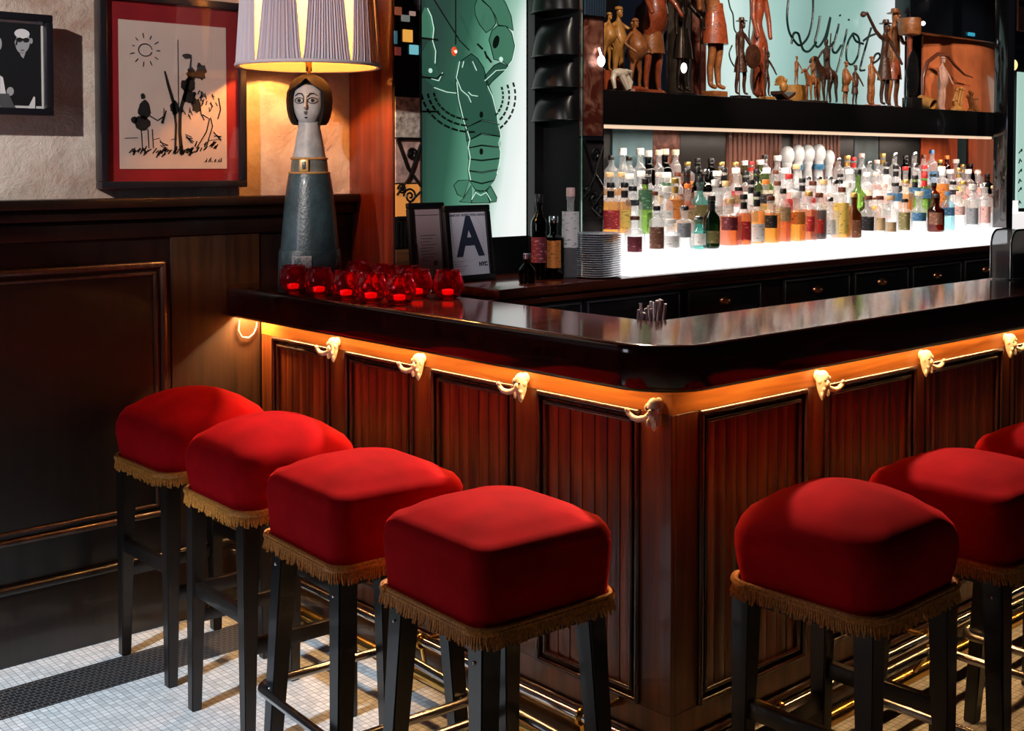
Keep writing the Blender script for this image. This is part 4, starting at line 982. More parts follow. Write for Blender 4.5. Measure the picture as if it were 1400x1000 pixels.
# lettered etched mirror
gx0, gx1 = onY(965.5, 60, AY-.008).x, onY(1236, 60, AY-.008).x
O = (gx0, AY-.008, SZ+.001)
qm = thing('lettered_mirror', 'pale green back-lit glass with large dark script lettering behind the figurines', 'etched mirror', O)
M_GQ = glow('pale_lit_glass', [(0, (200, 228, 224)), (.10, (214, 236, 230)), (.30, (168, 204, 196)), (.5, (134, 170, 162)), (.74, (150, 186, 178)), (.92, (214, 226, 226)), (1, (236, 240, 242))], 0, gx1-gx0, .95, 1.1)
G().box(0, gx1-gx0, -.004, 0, 0, .75).build('glass_panel', M_GQ, qm, smooth=0)
def q(x, y): v = onY(x, y, AY-.014); return v-Vector(O)
M_SCR = mat('script_black_green', (.010, .028, .026), .3)
def letter(name, pathes, r=.0066):
    g = G()
    for P in pathes:
        # smooth the stroke with a Catmull-Rom spline
        V = [q(*p) for p in P]; out = []
        for i in range(len(V)-1):
            p0, p1, p2, p3 = V[max(0, i-1)], V[i], V[i+1], V[min(len(V)-1, i+2)]
            for k in range(6):
                t = k/6; out.append(.5*((2*p1)+(p2-p0)*t+(2*p0-5*p1+4*p2-p3)*t*t+(3*p1-3*p2+p3-p0)*t**3))
        out.append(V[-1]); g.tube(out, r, 6)
    g.build('script_letter', M_SCR, qm, smooth=60)
letter('Q', [[(1088, -30), (1080, -12), (1077, 6), (1076, 26), (1079, 44), (1086, 56), (1093, 62), (1101, 56), (1107, 44), (1111, 22), (1111, -6), (1106, -26), (1098, -34), (1088, -30)], [(1082, 60), (1085, 46), (1091, 46), (1094, 56), (1098, 68), (1106, 70), (1116, 58)]])
letter('u', [[(1121, 22), (1118, 40), (1114, 58), (1119, 64), (1128, 50), (1135, 24), (1131, 46), (1128, 60), (1134, 64), (1139, 58)]])
letter('i', [[(1147, 33), (1142, 52), (1138, 68), (1143, 72), (1150, 62)], [(1148, 20), (1148.5, 22)]], .0070)
letter('j', [[(1158, 40), (1152, 66), (1146, 90), (1140, 106), (1133, 108)], [(1160, 26), (1160.5, 28)]])
letter('o', [[(1166, 46), (1160, 56), (1157, 70), (1158, 84), (1165, 88), (1172, 78), (1175, 62), (1173, 50), (1166, 46), (1170, 56), (1180, 60)]])
letter('t', [[(1191, 38), (1184, 62), (1177, 88), (1176, 96), (1182, 96)], [(1180, 56), (1188, 50), (1198, 46)]])
letter('e', [[(1190, 88), (1198, 84), (1203, 78), (1201, 73), (1196, 76), (1193, 88), (1196, 98), (1204, 98)]])
letter('flourish', [[(994, -10), (998, 10), (1002, 20), (1004, 40), (1010, 48)], [(1025, -10), (1026, 20), (1024, 50), (1028, 70)], [(1001, 62), (997, 74), (1002, 88), (1012, 96), (1022, 88), (1028, 72)]], .0038)
# hood of blue corrugated metal over the alcove's left end
a = onY(783, 28, 3.26)
g = G()
for i in range(9): g.cyl((3.292+i*.013, 3.256, 2.105), (3.292+i*.013, 3.256, 2.60), .0065, n=8)
tag(rel(g, (3.345, 3.256, 2.105)).build('corrugated_fascia', mat('blue_corrugated', (.018, .035, .06), .35, .4), loc=(3.345, 3.256, 2.105)), 'dark blue corrugated fascia above the copper pillar at the top edge', 'fascia')
# right end: black canopy, curved orange lacquer hood, post, green mirror
rx0 = onY(1243, 30, 3.45).x
o = tag(G().box(0, 1.9, 0, .10, 0, .6, .01).build('black_canopy', mat('canopy_black', (.004, .005, .008), .25, coat=.5), loc=(rx0, 3.44, onY(1300, 50, 3.44).z)), 'black canopy at the top right above the orange lacquer', 'canopy')
g = G(); R = []; zb, zt2 = SZ+.002, onY(1320, 50, 3.44).z-.004; xa, xb = onY(1272, 100, 3.50).x, onY(1383, 100, 3.50).x
for i in range(15):
    t = i/14; x = xa+(xb-xa)*t; R.append([Vector((x, 3.545-.09*sin(pi*t), zb)), Vector((x, 3.555-.09*sin(pi*t), zb)), Vector((x, 3.555-.05*sin(pi*t), zt2)), Vector((x, 3.545-.05*sin(pi*t), zt2))])
g.rings(R); tag(rel(g, (xa, 3.5, zb)).build('lacquer_screen', mat('orange_gloss', (.62, .16, .055), .3, coat=.6, var=.25, vscale=5), loc=(xa, 3.5, zb), smooth=60), 'curved glossy orange-brown screen at the right end of the shelf', 'screen')
px_ = onY(1377.5, 200, 3.10).x
tag(G().box(0, .07, 0, .08, 0, 1.45, .004).build('black_post', M_BLKGL, loc=(px_, 3.10, LZ+.001), smooth=30), 'slim black post at the right end of the bottle display', 'post')
gx = onY(1391, 200, 3.42)
rm = thing('green_mirror', 'pale green lit glass cut by the right edge behind the black post', 'etched mirror', (gx.x, 3.42, 1.38))
z1_ = onY(1391, 98, 3.42).z; z0_ = onY(1391, 285, 3.42).z
G().box(0, .6, 0, .01, 0, z1_-z0_).build('glass_panel', emis('mint_lit', rgb(178, 214, 202), .85), rm, smooth=0); rm.location.z = z0_
g = G()
for k, z in enumerate((.02, .10, .15, .21, .27, .33)): g.tube([(.015, -.003, z), (.03+.02*(k % 2), -.003, z+.025), (.05, -.003, z+.01)], .004, 5)
g.build('etched_script', M_SCR, rm)
pb = G(); pb.sph((0, 0, 0), .020, 12, (1, 1, 1.5)); bq = onY(1386, 89, 3.18)
tag(pb.build('amber_bulb', emis('amber_bulb', (1, .55, .18), 2.2), loc=bq), 'small glowing amber bulb at the top right by the green glass', 'bulb')
bq = onY(1262, 32, 3.430); tag(G().sph((0, 0, 0), .012, 12).build('white_bulb', emis('white_bulb', (1, .97, 1), 4), loc=bq), 'tiny white bulb on the black canopy beside the drum figure', 'bulb')
bq = onY(1328, 47, 3.433); tag(G().box(-.035, .035, -.006, .006, -.010, .010, .004).build('blue_lamp', emis('blue_lamp', (.03, .30, .45), .8), loc=bq), 'small turquoise light under the black canopy', 'lamp')
bq = onY(935, 93, 3.34); t = thing('crystal_drop', 'glowing teardrop bulb hanging on a silver wire before the dark figurine', 'pendant lamp', bq)
G().sph((0, 0, 0), .013, 12, (1, 1, 1.7)).build('drop', emis('drop_white', (1, .95, .88), 3), t); G().cyl((0, 0, .02), (0, 0, .45), .002, n=6).build('wire', M_CHROME, t)
# person glimpsed at the far right top is a picture: small framed portrait
bq = onY(1396, 12, 3.35)
t = thing('wall_picture', 'portrait picture cut by the top right corner', 'picture', (bq.x-.03, 3.35, onY(1396, 42, 3.35).z))
G().box(0, .3, 0, .012, 0, .35).build('picture_panel', mat('portrait_skin', (.42, .22, .15), .5, var=.3, vscale=12), t, smooth=0)
G().box(-.002, .3, -.004, -.0005, .14, .17).build('dark_band', M_BLACK, t, smooth=0)

# figurines ---------------------------------------------------------------
def skin(V, E, Rr, sub=1):
    me = bpy.data.meshes.new('sk'); me.from_pydata([tuple(v) for v in V], E, []); o = bpy.data.objects.new('sk', me); COL.objects.link(o)
    m = o.modifiers.new('s', 'SKIN'); 
    for i, r in enumerate(Rr):
        d = me.skin_vertices[0].data[i]; rr = r if isinstance(r, tuple) else (r, r); d.radius = rr; d.use_root = (i == 0)
    m.use_smooth_shade = True
    s = o.modifiers.new('u', 'SUBSURF'); s.levels = sub; s.render_levels = sub
    dg = bpy.context.evaluated_depsgraph_get(); mm = bpy.data.meshes.new_from_object(o.evaluated_get(dg)); bpy.data.objects.remove(o); return mm
def person_mesh(h, fat=1.0, la=(-.16, -.06, .62, -.20, -.10, .50), ra=(.16, -.06, .62, .20, -.10, .50), lean=0, legs=.06, robe=False, head_tilt=0):
    """limbs in units of body height: elbow xyz, hand xyz"""
    f = fat
    V = [(0, 0, .50), (lean*.3, -.01*(f-1)*8, .60), (lean*.6, -.01, .71), (lean*.8, 0, .80), (lean, -.01, .865), (lean+head_tilt*.5, -.02, .92), (lean+head_tilt, -.015, .965)]
    Rr = [(.052*f, .045*f), (.055*f**1.4, .055*f**1.5), (.062*f, .045*f), (.034, .03), (.021, .021), (.040, .044), (.027, .030)]
    E = [(i, i+1) for i in range(6)]
    def chain(st, pts, rs):
        prev = st
        for p, r in zip(pts, rs): V.append(p); Rr.append(r); E.append((prev, len(V)-1)); prev = len(V)-1
    chain(3, [(lean*.8-.075, 0, .785), (la[0]+lean*.6, la[1], la[2]), (la[3]+lean*.6, la[4], la[5]), (la[3]*1.06+lean*.6, la[4]-.01, la[5]-.02)], [.026, .021, .017, .015])
    chain(3, [(lean*.8+.075, 0, .785), (ra[0]+lean*.6, ra[1], ra[2]), (ra[3]+lean*.6, ra[4], ra[5]), (ra[3]*1.06+lean*.6, ra[4]-.01, ra[5]-.02)], [.026, .021, .017, .015])
    lr = [.038*sqrt(f), .028, .024, .018, .014] if not robe else [.055, .06, .06, .05, .03]
    for s in (-1, 1):
        chain(0, [(s*.040, 0, .44), (s*legs, -.01, .26), (s*legs*1.05, .008, .14), (s*legs*1.15, 0, .035), (s*legs*1.25, -.055, .018)], lr)
    V = [Vector(v)*h for v in V]; Rr = [(r[0]*h, r[1]*h) if isinstance(r, tuple) else r*h for r in Rr]
    return skin(V, E, Rr)
def horse_mesh(h, rider=True):
    V = [(0, 0, .42), (.16, 0, .44), (-.14, 0, .43), (-.24, 0, .55), (-.30, 0, .66), (-.38, 0, .62), (-.44, 0, .57), (.22, 0, .42), (.27, 0, .30)]
    R = [.085, .085, .08, .05, .04, .035, .022, .03, .015]
    E = [(0, 1), (0, 2), (2, 3), (3, 4), (4, 5), (5, 6), (1, 7), (7, 8)]
    def ch(st, pts, rs):
        p = st
        for a, b in zip(pts, rs): V.append(a); R.append(b); E.append((p, len(V)-1)); p = len(V)-1
    for st, x in ((2, -.15), (1, .17)):
        for s in (-1, 1): ch(st, [(x, s*.05, .34), (x-.02, s*.055, .19), (x+.01, s*.055, .04), (x-.01, s*.055, .015)], [.04, .024, .018, .022])
    if rider:
        ch(0, [(0, 0, .56), (-.01, 0, .68), (-.01, 0, .78), (-.02, 0, .84), (-.02, 0, .91), (-.02, 0, .95)], [.05, .055, .04, .018, .034, .024])
        k = len(V)-4
        for s in (-1, 1): ch(k, [(-.03, s*.06, .77), (-.09, s*.08, .68), (-.15, s*.06, .64)], [.02, .017, .014]); ch(0, [(-.02, s*.085, .46), (-.05, s*.10, .32), (-.07, s*.10, .28)], [.03, .022, .015])
    return skin([Vector(v)*h for v in V], E, [r*h for r in R])
M_CARV = mat('carved_wood', rgb(150, 88, 44), .42, var=.35, vscale=40, bump=.3, bscale=90, coat=.15)
M_CARVD = mat('dark_carved_wood', rgb(70, 38, 24), .4, var=.4, vscale=40, bump=.3, bscale=90, coat=.2)
M_CARVY = mat('honey_carved_wood', rgb(184, 126, 60), .4, var=.3, vscale=40, bump=.2, bscale=90, coat=.2)
M_CARVR = mat('reddish_carved_wood', rgb(150, 66, 34), .4, var=.35, vscale=40, bump=.2, bscale=90, coat=.2)
M_BRNZ = mat('dark_bronze', rgb(62, 50, 42), .35, .7, var=.4, vscale=40)
M_BONE = mat('bone_white', rgb(214, 196, 176), .4, var=.1, vscale=30)
M_BASEB = mat('black_plinth', (.010, .008, .008), .3)
def fig(x, yt, lab, m, Y=3.40, h=None, pose=None, base=None, hat=None, extras=(), horse=False, name='carved_figurine', basem=None, yb=None, turn=0):
    p = onY(x, yt, Y); X = p.x; bh = base[2] if base else 0
    H = (p.z-SZ-.002-bh) if h is None else h
    t = thing(name, lab, 'figurine', (X, Y, SZ+.001), turn, 'carved figurines on the shelf')
    me = horse_mesh(H, horse != 'bare') if horse else person_mesh(H, **(pose or {}))
    me.materials.clear(); me.materials.append(m); me.shade_smooth()
    b = bpy.data.objects.new('body', me); COL.objects.link(b); b.parent = t; b.location = (0, 0, bh)
    if base: G().box(-base[0], base[0], -base[1], base[1], 0, base[2], .003).build('plinth', basem or M_BASEB, t, smooth=30)
    ln = (pose or {}).get('lean', 0)
    if not horse:
        for sx in (-1, 1):
            pass
        g = G(); g.sph(((ln)*H, -.060*H, bh+.925*H), .013*H, 6, (.8, 1.2, 1.2)); g.sph((ln*H, -.048*H, bh+.893*H), .022*H, 8, (1, .8, 1.6)); g.build('nose_and_beard', m, t)
    hz = bh+.965*H
    if hat == 'brim': G().lathe([(.075*H, 0), (.08*H, .006*H), (.04*H, .018*H), (.034*H, .05*H), (.004*H, .056*H)], 16, (ln*H, -.01*H, hz-.012*H)).build('hat', m, t)
    if hat == 'cap': G().lathe([(.046*H, 0), (.050*H, .012*H), (.040*H, .035*H), (.004*H, .046*H)], 14, (ln*H, -.01*H, hz-.018*H)).build('cap', m, t)
    if hat == 'cone': G().lathe([(.062*H, 0), (.045*H, .010*H), (.025*H, .05*H), (.003*H, .10*H)], 14, (ln*H, -.01*H, hz-.012*H)).build('hat', m, t)
    for e in extras:
        k = e[0]; g = G()
        if k == 'staff': x0_, z1s = e[1]*H, e[2]*H; g.tube([(x0_, -.09*H, 0), (x0_+(e[3] if len(e) > 3 else 0)*H, -.09*H, z1s)], .0032, 6); g.build('staff', e[4] if len(e) > 4 else m, t)
        if k == 'shield': g.lathe([(e[3]*H, 0), (e[3]*.96*H, .006), (e[3]*.3*H, .012), (.003, .016)], 24).move(Matrix.Translation((e[1]*H, -.10*H, e[2]*H)) @ Matrix.Rotation(pi/2, 4, 'X')); g.build('shield', m, t)
        if k == 'ball': g.sph((e[1]*H, e[3]*H if len(e) > 3 else 0, e[2]*H), e[4]*H if len(e) > 4 else .03*H, 12); g.build('ball', m, t)
        if k == 'cloth': g.lathe([(.10*H, .30*H), (.085*H, .42*H), (.062*H, .52*H), (.058*H, .56*H)], 18, (0, 0, bh), sy=.8); g.build('tunic', e[1], t)
        if k == 'rock': 
            rnd_ = random.Random(e[2]); g.lathe([(e[1]*1.0, 0), (e[1]*.95, .012), (e[1]*.6, .022), (.004, .026)], 11, sy=.6)
            for v in g.bm.verts: v.co += Vector((rnd_.uniform(-.006, .006), rnd_.uniform(-.006, .006), 0))
            g.build('rocky_base', e[3] if len(e) > 3 else m, t, smooth=20)
    return t
# left to right
fig(829, 20, 'honey-coloured carved figure leaning back, leftmost on the shelf', M_CARVY, Y=3.42, h=.24, pose=dict(fat=2.0, lean=.06, legs=.07), hat='cap', base=(.045, .04, .085), basem=M_CARVR)
fig(845, 4, 'tall honey-coloured carved figure behind the leftmost one', M_CARVY, Y=3.50, pose=dict(fat=1.5, ra=(.16, -.1, .70, .05, -.16, .80)), hat='cap', h=.37)
fig(869, 13, 'pot-bellied carved man with folded hands and round cap', M_CARV, Y=3.34, pose=dict(fat=2.1, la=(-.24, -.03, .64, -.15, -.16, .52), ra=(.24, -.03, .64, .16, -.16, .53), lean=-.02, legs=.08), hat='cap', extras=[('rock', .06, 3, M_CARVR)], h=.30)
fig(893, -60, 'tall brown carved figure with its head above the picture edge', M_CARVR, Y=3.44, pose=dict(fat=1.5, la=(-.15, -.08, .66, -.17, -.14, .58), ra=(.13, -.1, .66, .15, -.14, .58)), extras=[('cloth', M_CARV), ('rock', .07, 8, M_CARVR)])
fig(934, -30, 'dark metal figurine of a gaunt man on a black plinth before the bronze mirror', M_BRNZ, Y=3.40, pose=dict(fat=.85, ra=(.15, -.1, .64, .10, -.15, .56), legs=.045), base=(.045, .035, .014), extras=[('staff', .13, 1.05), ('cloth', M_BRNZ)])
fig(978, -90, 'long-legged brown carved man on a wooden block left of the script lettering', M_CARV, Y=3.40, pose=dict(fat=.95, lean=-.12, legs=.035, ra=(.18, -.06, .70, .08, -.12, .60)), base=(.050, .035, .030), basem=M_CARV, extras=[('cloth', M_CARVR)])
fig(1013, 24, 'dark carved man with wide hat, round shield and staff', M_CARVD, Y=3.38, pose=dict(fat=.95, legs=.075), hat='brim', base=(.040, .03, .016), extras=[('shield', .12, .55, .16), ('staff', -.14, 1.02), ('cloth', M_CARVD)])
fig(1038, -40, 'very tall thin reddish carved figure with narrow robe', M_CARVR, Y=3.44, pose=dict(fat=.8, robe=True, legs=.015, la=(-.10, -.02, .62, -.08, -.05, .48), ra=(.10, -.02, .62, .08, -.05, .48)), base=(.03, .03, .014))
fig(1049, 70, 'tiny thin carved man with pointed hat and pole on a pale block', M_CARVD, Y=3.35, pose=dict(fat=.8), hat='cone', base=(.03, .025, .016), basem=M_CARVY, extras=[('staff', -.20, 1.15)])
# fan-backed bird on open book
p = onY(1071, 84, 3.35); H = p.z-SZ
t = thing('carved_bird', 'small golden fan-tailed carved bird perched on a dark open book', 'figurine', (p.x, 3.35, SZ+.001), 0, 'carved figurines on the shelf')
g = G()
for s in (-1, 1): g.rings([[Vector((0, -.03, .004)), Vector((0, .03, .004)), Vector((s*.055, .03, .030)), Vector((s*.055, -.03, .030))], [Vector((0, -.03, .018)), Vector((0, .03, .018)), Vector((s*.055, .03, .044)), Vector((s*.055, -.03, .044))]])
g.box(-.03, .03, -.03, .03, 0, .006); g.build('open_book', M_CARVD, t, smooth=20)
g = G(); g.sph((0, -.002, .066), .021, 12, (1, .9, 1.3)); g.sph((0, -.012, .094), .010, 10); g.build('bird_body', M_CARVY, t)
g = G()
for k in range(11):
    a = pi*k/10; g.tube([(.012*cos(a), .010, .075+.012*sin(a)), (.042*cos(a), .014, .075+.042*sin(a))], [.003, .0055], 6)
g.build('tail_fan', M_CARVY, t)
fig(1089, 62, 'small brown carved figure raised on a stack of blocks', M_CARV, Y=3.46, h=.14, pose=dict(fat=1.2), hat='cap', base=(.05, .035, .09), basem=M_CARVY)
fig(1112, 74, 'brown carved rider on a low horse, nearest the bird', M_CARV, Y=3.37, horse=True, base=(.075, .035, .012), basem=M_CARVD)
fig(1131, 48, 'dark carved rider on a thin horse holding a long lance, before the letter i', M_CARVD, Y=3.44, horse=True, base=(.08, .035, .010), basem=M_CARVD, extras=[('staff', -.14, 1.05, .10)])  # the staff extra is the rider's lance
fig(1156, 83, 'stout brown carved figure with cape, left of the seated hooded pair', M_CARV, Y=3.36, pose=dict(fat=1.7, legs=.05), hat='cap', extras=[('cloth', M_CARV)])
fig(1169, 88, 'small dark carved figure standing close behind the stout caped one', M_CARVD, Y=3.42, pose=dict(fat=1.3), hat='cap', extras=[('cloth', M_CARVD)])
fig(1191, 76, 'hooded brown carved figure standing in a long robe', M_CARV, Y=3.38, pose=dict(fat=1.3, robe=True, legs=.04), hat='cap', base=(.045, .035, .010), basem=M_CARVR)
fig(1210, 27, 'thin dark carved man raising one arm with a ball', M_CARVD, Y=3.40, pose=dict(fat=.85, la=(-.20, 0, .86, -.42, -.02, 1.05), legs=.05), hat='brim', extras=[('ball', -.46, 1.05, 0, .035), ('cloth', M_CARVD)], base=(.05, .035, .010))
fig(1222, 12, 'tall carved man in an orange tunic behind the arm-raising one', M_CARV, Y=3.49, pose=dict(fat=1.1, ra=(.16, -.02, .66, .22, -.06, .72)), hat='brim', extras=[('cloth', M_CARVR)])
p = onY(1244, 24, 3.37); H = p.z-SZ-.1
t = thing('carved_drum', 'round brown carved drum on a tall wooden stand behind the black shield', 'figurine', (p.x, 3.37, SZ+.001))
G().lathe([(.055, 0), (.058, .01), (.058, .075), (.054, .085), (.004, .088)], 28, (0, 0, p.z-SZ-.09)).build('drum', M_CARV, t); G().lathe([(.03, 0), (.03, .01), (.012, .02), (.014, p.z-SZ-.10), (.03, p.z-SZ-.09)], 16).build('stand', M_CARVR, t)
p = onY(1248, 70, 3.34)
t = thing('black_shield', 'oval black shield ornament standing on a black block', 'ornament', (p.x, 3.34, SZ+.001))
G().box(-.05, .05, -.03, .03, 0, .055, .003).build('block', M_BASEB, t, smooth=30)
g = G(); hh = p.z-SZ-.05; g.lathe([(.058, 0), (.056, .006), (.02, .012), (.002, .013)], 30, sy=hh*.5/.058).move(Matrix.Translation((0, 0, .050+hh*.5)) @ Matrix.Rotation(pi/2, 4, 'X')); g.build('shield_plate', mat('hammered_black', (.012, .013, .016), .3, .5, bump=.8, bscale=60), t)
g = G(); g.tube([(-.075+.012*cos(a), -.005, .10+.10*sin(a)) for a in [2*pi*i/20 for i in range(20)]], .003, 6, True); g.build('silver_ring', M_CHROME, t)
# mug, pale bust, shell arch, heap of twigs
p = onY(1270, 121, 3.33)
t = thing('wooden_mug', 'honey-coloured wooden mug lying on its side, right of the black block', 'mug', (p.x, 3.345, SZ+.001))
g = G(); g.lathe([(.026, -.045), (.031, -.040), (.032, .040), (.034, .045), (.029, .045), (.027, -.036), (.003, -.037)], 24).move(Matrix.Translation((0, 0, .036)) @ Matrix.Rotation(pi/2, 4, 'X') @ Matrix.Rotation(.35, 4, 'X')); g.build('mug_body', M_CARVY, t)
fig(1288, 76, 'pale pinkish carved bust-like figure under the curved horn', mat('pink_carving', rgb(200, 150, 130), .5, var=.15, vscale=30), Y=3.42, pose=dict(fat=1.5, robe=True, legs=.03), hat='cap')
p = onY(1300, 72, 3.40)
g = G(); P = [(1262, 130), (1262, 105), (1268, 85), (1282, 74), (1296, 76), (1306, 90), (1318, 102), (1330, 106)]
P = [onY(x, y, 3.42) for x, y in P]; o0 = Vector((P[0].x, 3.42, SZ+.001)); P[0].z = SZ+.006
tag(rel(G().tube(P, [.010, .011, .011, .011, .010, .008, .006, .003], 10), o0).build('curved_horn', mat('brown_horn', rgb(120, 62, 44), .3, coat=.4), loc=o0), 'curved brown horn arching over the pale carved figure', 'ornament')
def heap(x, Y, lab, n, seed, m, yt):
    rnd = random.Random(seed); p = onY(x, yt, Y); H = p.z-SZ
    t = thing('carved_group', lab, 'figurine', (p.x, Y, SZ+.001))
    for k in range(n):
        a = rnd.uniform(0, 2*pi); r = rnd.uniform(0, .035); g = G(); b0 = Vector((r*cos(a), .6*r*sin(a), .008)); e = Vector((b0.x+rnd.uniform(-.05, .05), b0.y*.6, rnd.uniform(.35, 1)*H)); g.tube([b0, b0.lerp(e, .5)+Vector((rnd.uniform(-.01, .01), 0, .006)), e], [.006, .0075, .004], 8); g.sph(e, .010, 8); g.build('carved_branch', m, t)
    G().lathe([(.05, 0), (.048, .012), (.03, .03), (.004, .036)], 12, sy=.7).build('lump', m, t, smooth=25)
heap(1309, 3.36, 'knotted pale carving of intertwined limbs right of the mug', 7, 4, M_CARVY, 118)
heap(1332, 3.36, 'low tangled wooden carving with crossed sticks at the shelf end', 6, 9, M_CARV, 124)
p = onY(840, 84, 3.36)
t = thing('white_skull', 'white horned animal skull ornament at the left end of the shelf', 'ornament', (p.x, 3.33, SZ+.001))
g = G(); g.sph((.0, 0, .070), .030, 14, (1.5, .8, .7)); g.tube([(-.03, 0, .070), (-.05, -.01, .045), (-.045, -.015, .008)], [.012, .011, .007], 8); g.tube([(.03, 0, .065), (.045, -.012, .035), (.030, -.02, .006)], [.014, .014, .010], 8); g.tube([(0, -.01, .06), (.01, -.02, .03), (.02, -.024, .006)], [.016, .013, .009], 8)
g.build('skull', M_BONE, t)
g = G(); g.tube([(.02, -.012, .080), (.05, -.01, .078), (.062, 0, .05)], [.010, .009, .005], 8); g.build('horn', M_BONE, t)
# ---------------------------------------------------------------- bottles
def bglass(name, tint, refr_white=.0, edge=None):  # white scatter mixed in, imitating light refracted through the glass
    m = glass('glass_'+name, tint, edge)
    if refr_white and 'refr_white' not in m:
        nt = m.node_tree; N, L = nt.nodes, nt.links
        out = [n for n in N if n.type == 'OUTPUT_MATERIAL'][0]; cur = out.inputs[0].links[0].from_socket
        mx = N.new('ShaderNodeMixShader'); mx.inputs[0].default_value = refr_white
        d = N.new('ShaderNodeBsdfTranslucent'); d.inputs[0].default_value = (.9, .9, .92, 1); d2 = N.new('ShaderNodeBsdfDiffuse'); d2.inputs[0].default_value = (.85, .85, .88, 1); ad = N.new('ShaderNodeMixShader'); ad.inputs[0].default_value = .5
        L.new(d.outputs[0], ad.inputs[1]); L.new(d2.outputs[0], ad.inputs[2]); L.new(cur, mx.inputs[1]); L.new(ad.outputs[0], mx.inputs[2]); L.new(mx.outputs[0], out.inputs[0]); m['refr_white'] = 1
    return m
GL = {'c': bglass('clear', (.97, .98, .98), .26, (.50, .52, .54)), 'g': bglass('green', (.42, .60, .22), .03, (.04, .10, .02)), 'dg': bglass('dark_green', (.05, .10, .04), 0, (.005, .012, .006)),
      't': bglass('teal', (.30, .62, .58), .06, (.03, .12, .12)), 'k': bglass('near_black', (.03, .03, .03), 0, (.004, .004, .004)), 'b': bglass('brown', (.35, .12, .03), 0, (.03, .008, .004)), 'lb': bglass('ice_blue', (.62, .88, .95), .10, (.2, .4, .5))}
LQ = {'a': glass('liquid_amber', (.95, .42, .06), (.50, .12, .01), 0), 'y': glass('liquid_yellow', (1, .66, .14), (.7, .32, .03), 0), 'o': glass('liquid_orange', (.95, .30, .04), (.5, .08, .01), 0),
      'r': glass('liquid_red', (.62, .04, .03), (.2, .01, .01), 0), 'd': glass('liquid_dark', (.20, .035, .02), (.05, .008, .006), 0), 'p': glass('liquid_pink', (1, .75, .70), (.9, .5, .45), 0)}
CAPS = {'w': ('white', mat('cap_white', (.80, .78, .76), .4)), 'k': ('black', mat('cap_black', (.012, .012, .014), .35, coat=.3)), 'u': ('cork', mat('cap_cork', rgb(214, 178, 128), .7, var=.15, vscale=120)),
        'r': ('red', mat('cap_red', (.55, .03, .03), .35)), 'y': ('gold', mat('cap_gold', (.80, .52, .16), .3, .8)), 's': ('silver', mat('cap_silver', (.70, .72, .74), .25, 1)), 'b': ('brown', mat('cap_brown', (.14, .04, .02), .4)),
        'o': ('orange', mat('cap_orange', (.80, .22, .04), .4)), 'p': ('pink', mat('cap_pink', (.85, .55, .50), .4)), 'B': ('blue', mat('cap_blue', (.10, .22, .42), .4)), 'c': ('cream', mat('cap_cream', (.82, .72, .50), .5))}
LB = {'w': ('white', (.78, .76, .74)), 'k': ('black', (.02, .02, .025)), 'r': ('red', (.45, .03, .03)), 'b': ('brown', (.16, .06, .03)), 't': ('tan', (.50, .34, .18)), 'm': ('maroon', (.16, .02, .03)), 'g': ('grey', (.30, .32, .36)),
      'o': ('orange', (.75, .24, .05)), 'B': ('blue', (.05, .17, .34)), 'p': ('pink', (.70, .42, .40)), 'y': ('yellow', (.80, .55, .12)), 'l': ('olive', (.20, .17, .06)), 'c': ('cream', (.72, .62, .48)), 'G': ('green', (.06, .16, .08))}
def label_mat(k):
    nm = 'label_'+k
    if nm in MATS: return MATS[nm]
    c = LB[k][1]; m, nt, b = newmat(nm); N, L = nt.nodes, nt.links
    tc = N.new('ShaderNodeTexCoord'); mp = N.new('ShaderNodeMapping'); mp.inputs['Scale'].default_value = (60, 60, 160); L.new(tc.outputs['Object'], mp.inputs[0])
    nz = N.new('ShaderNodeTexNoise'); nz.inputs['Scale'].default_value = 1.0; nz.inputs['Detail'].default_value = 2; L.new(mp.outputs[0], nz.inputs['Vector'])
    rp = N.new('ShaderNodeValToRGB'); e = rp.color_ramp.elements; L.new(nz.outputs['Fac'], rp.inputs[0])
    lum = sum(c)/3; alt = tuple(v*.35 for v in c) if lum > .25 else tuple(min(1, v*2+.14) for v in c)
    e[0].position = .34; e[0].color = (*alt, 1); e[1].position = .42; e[1].color = (*c, 1)
    L.new(rp.outputs[0], b.inputs['Base Color']); b.inputs['Roughness'].default_value = .5; MATS[nm] = m; return m
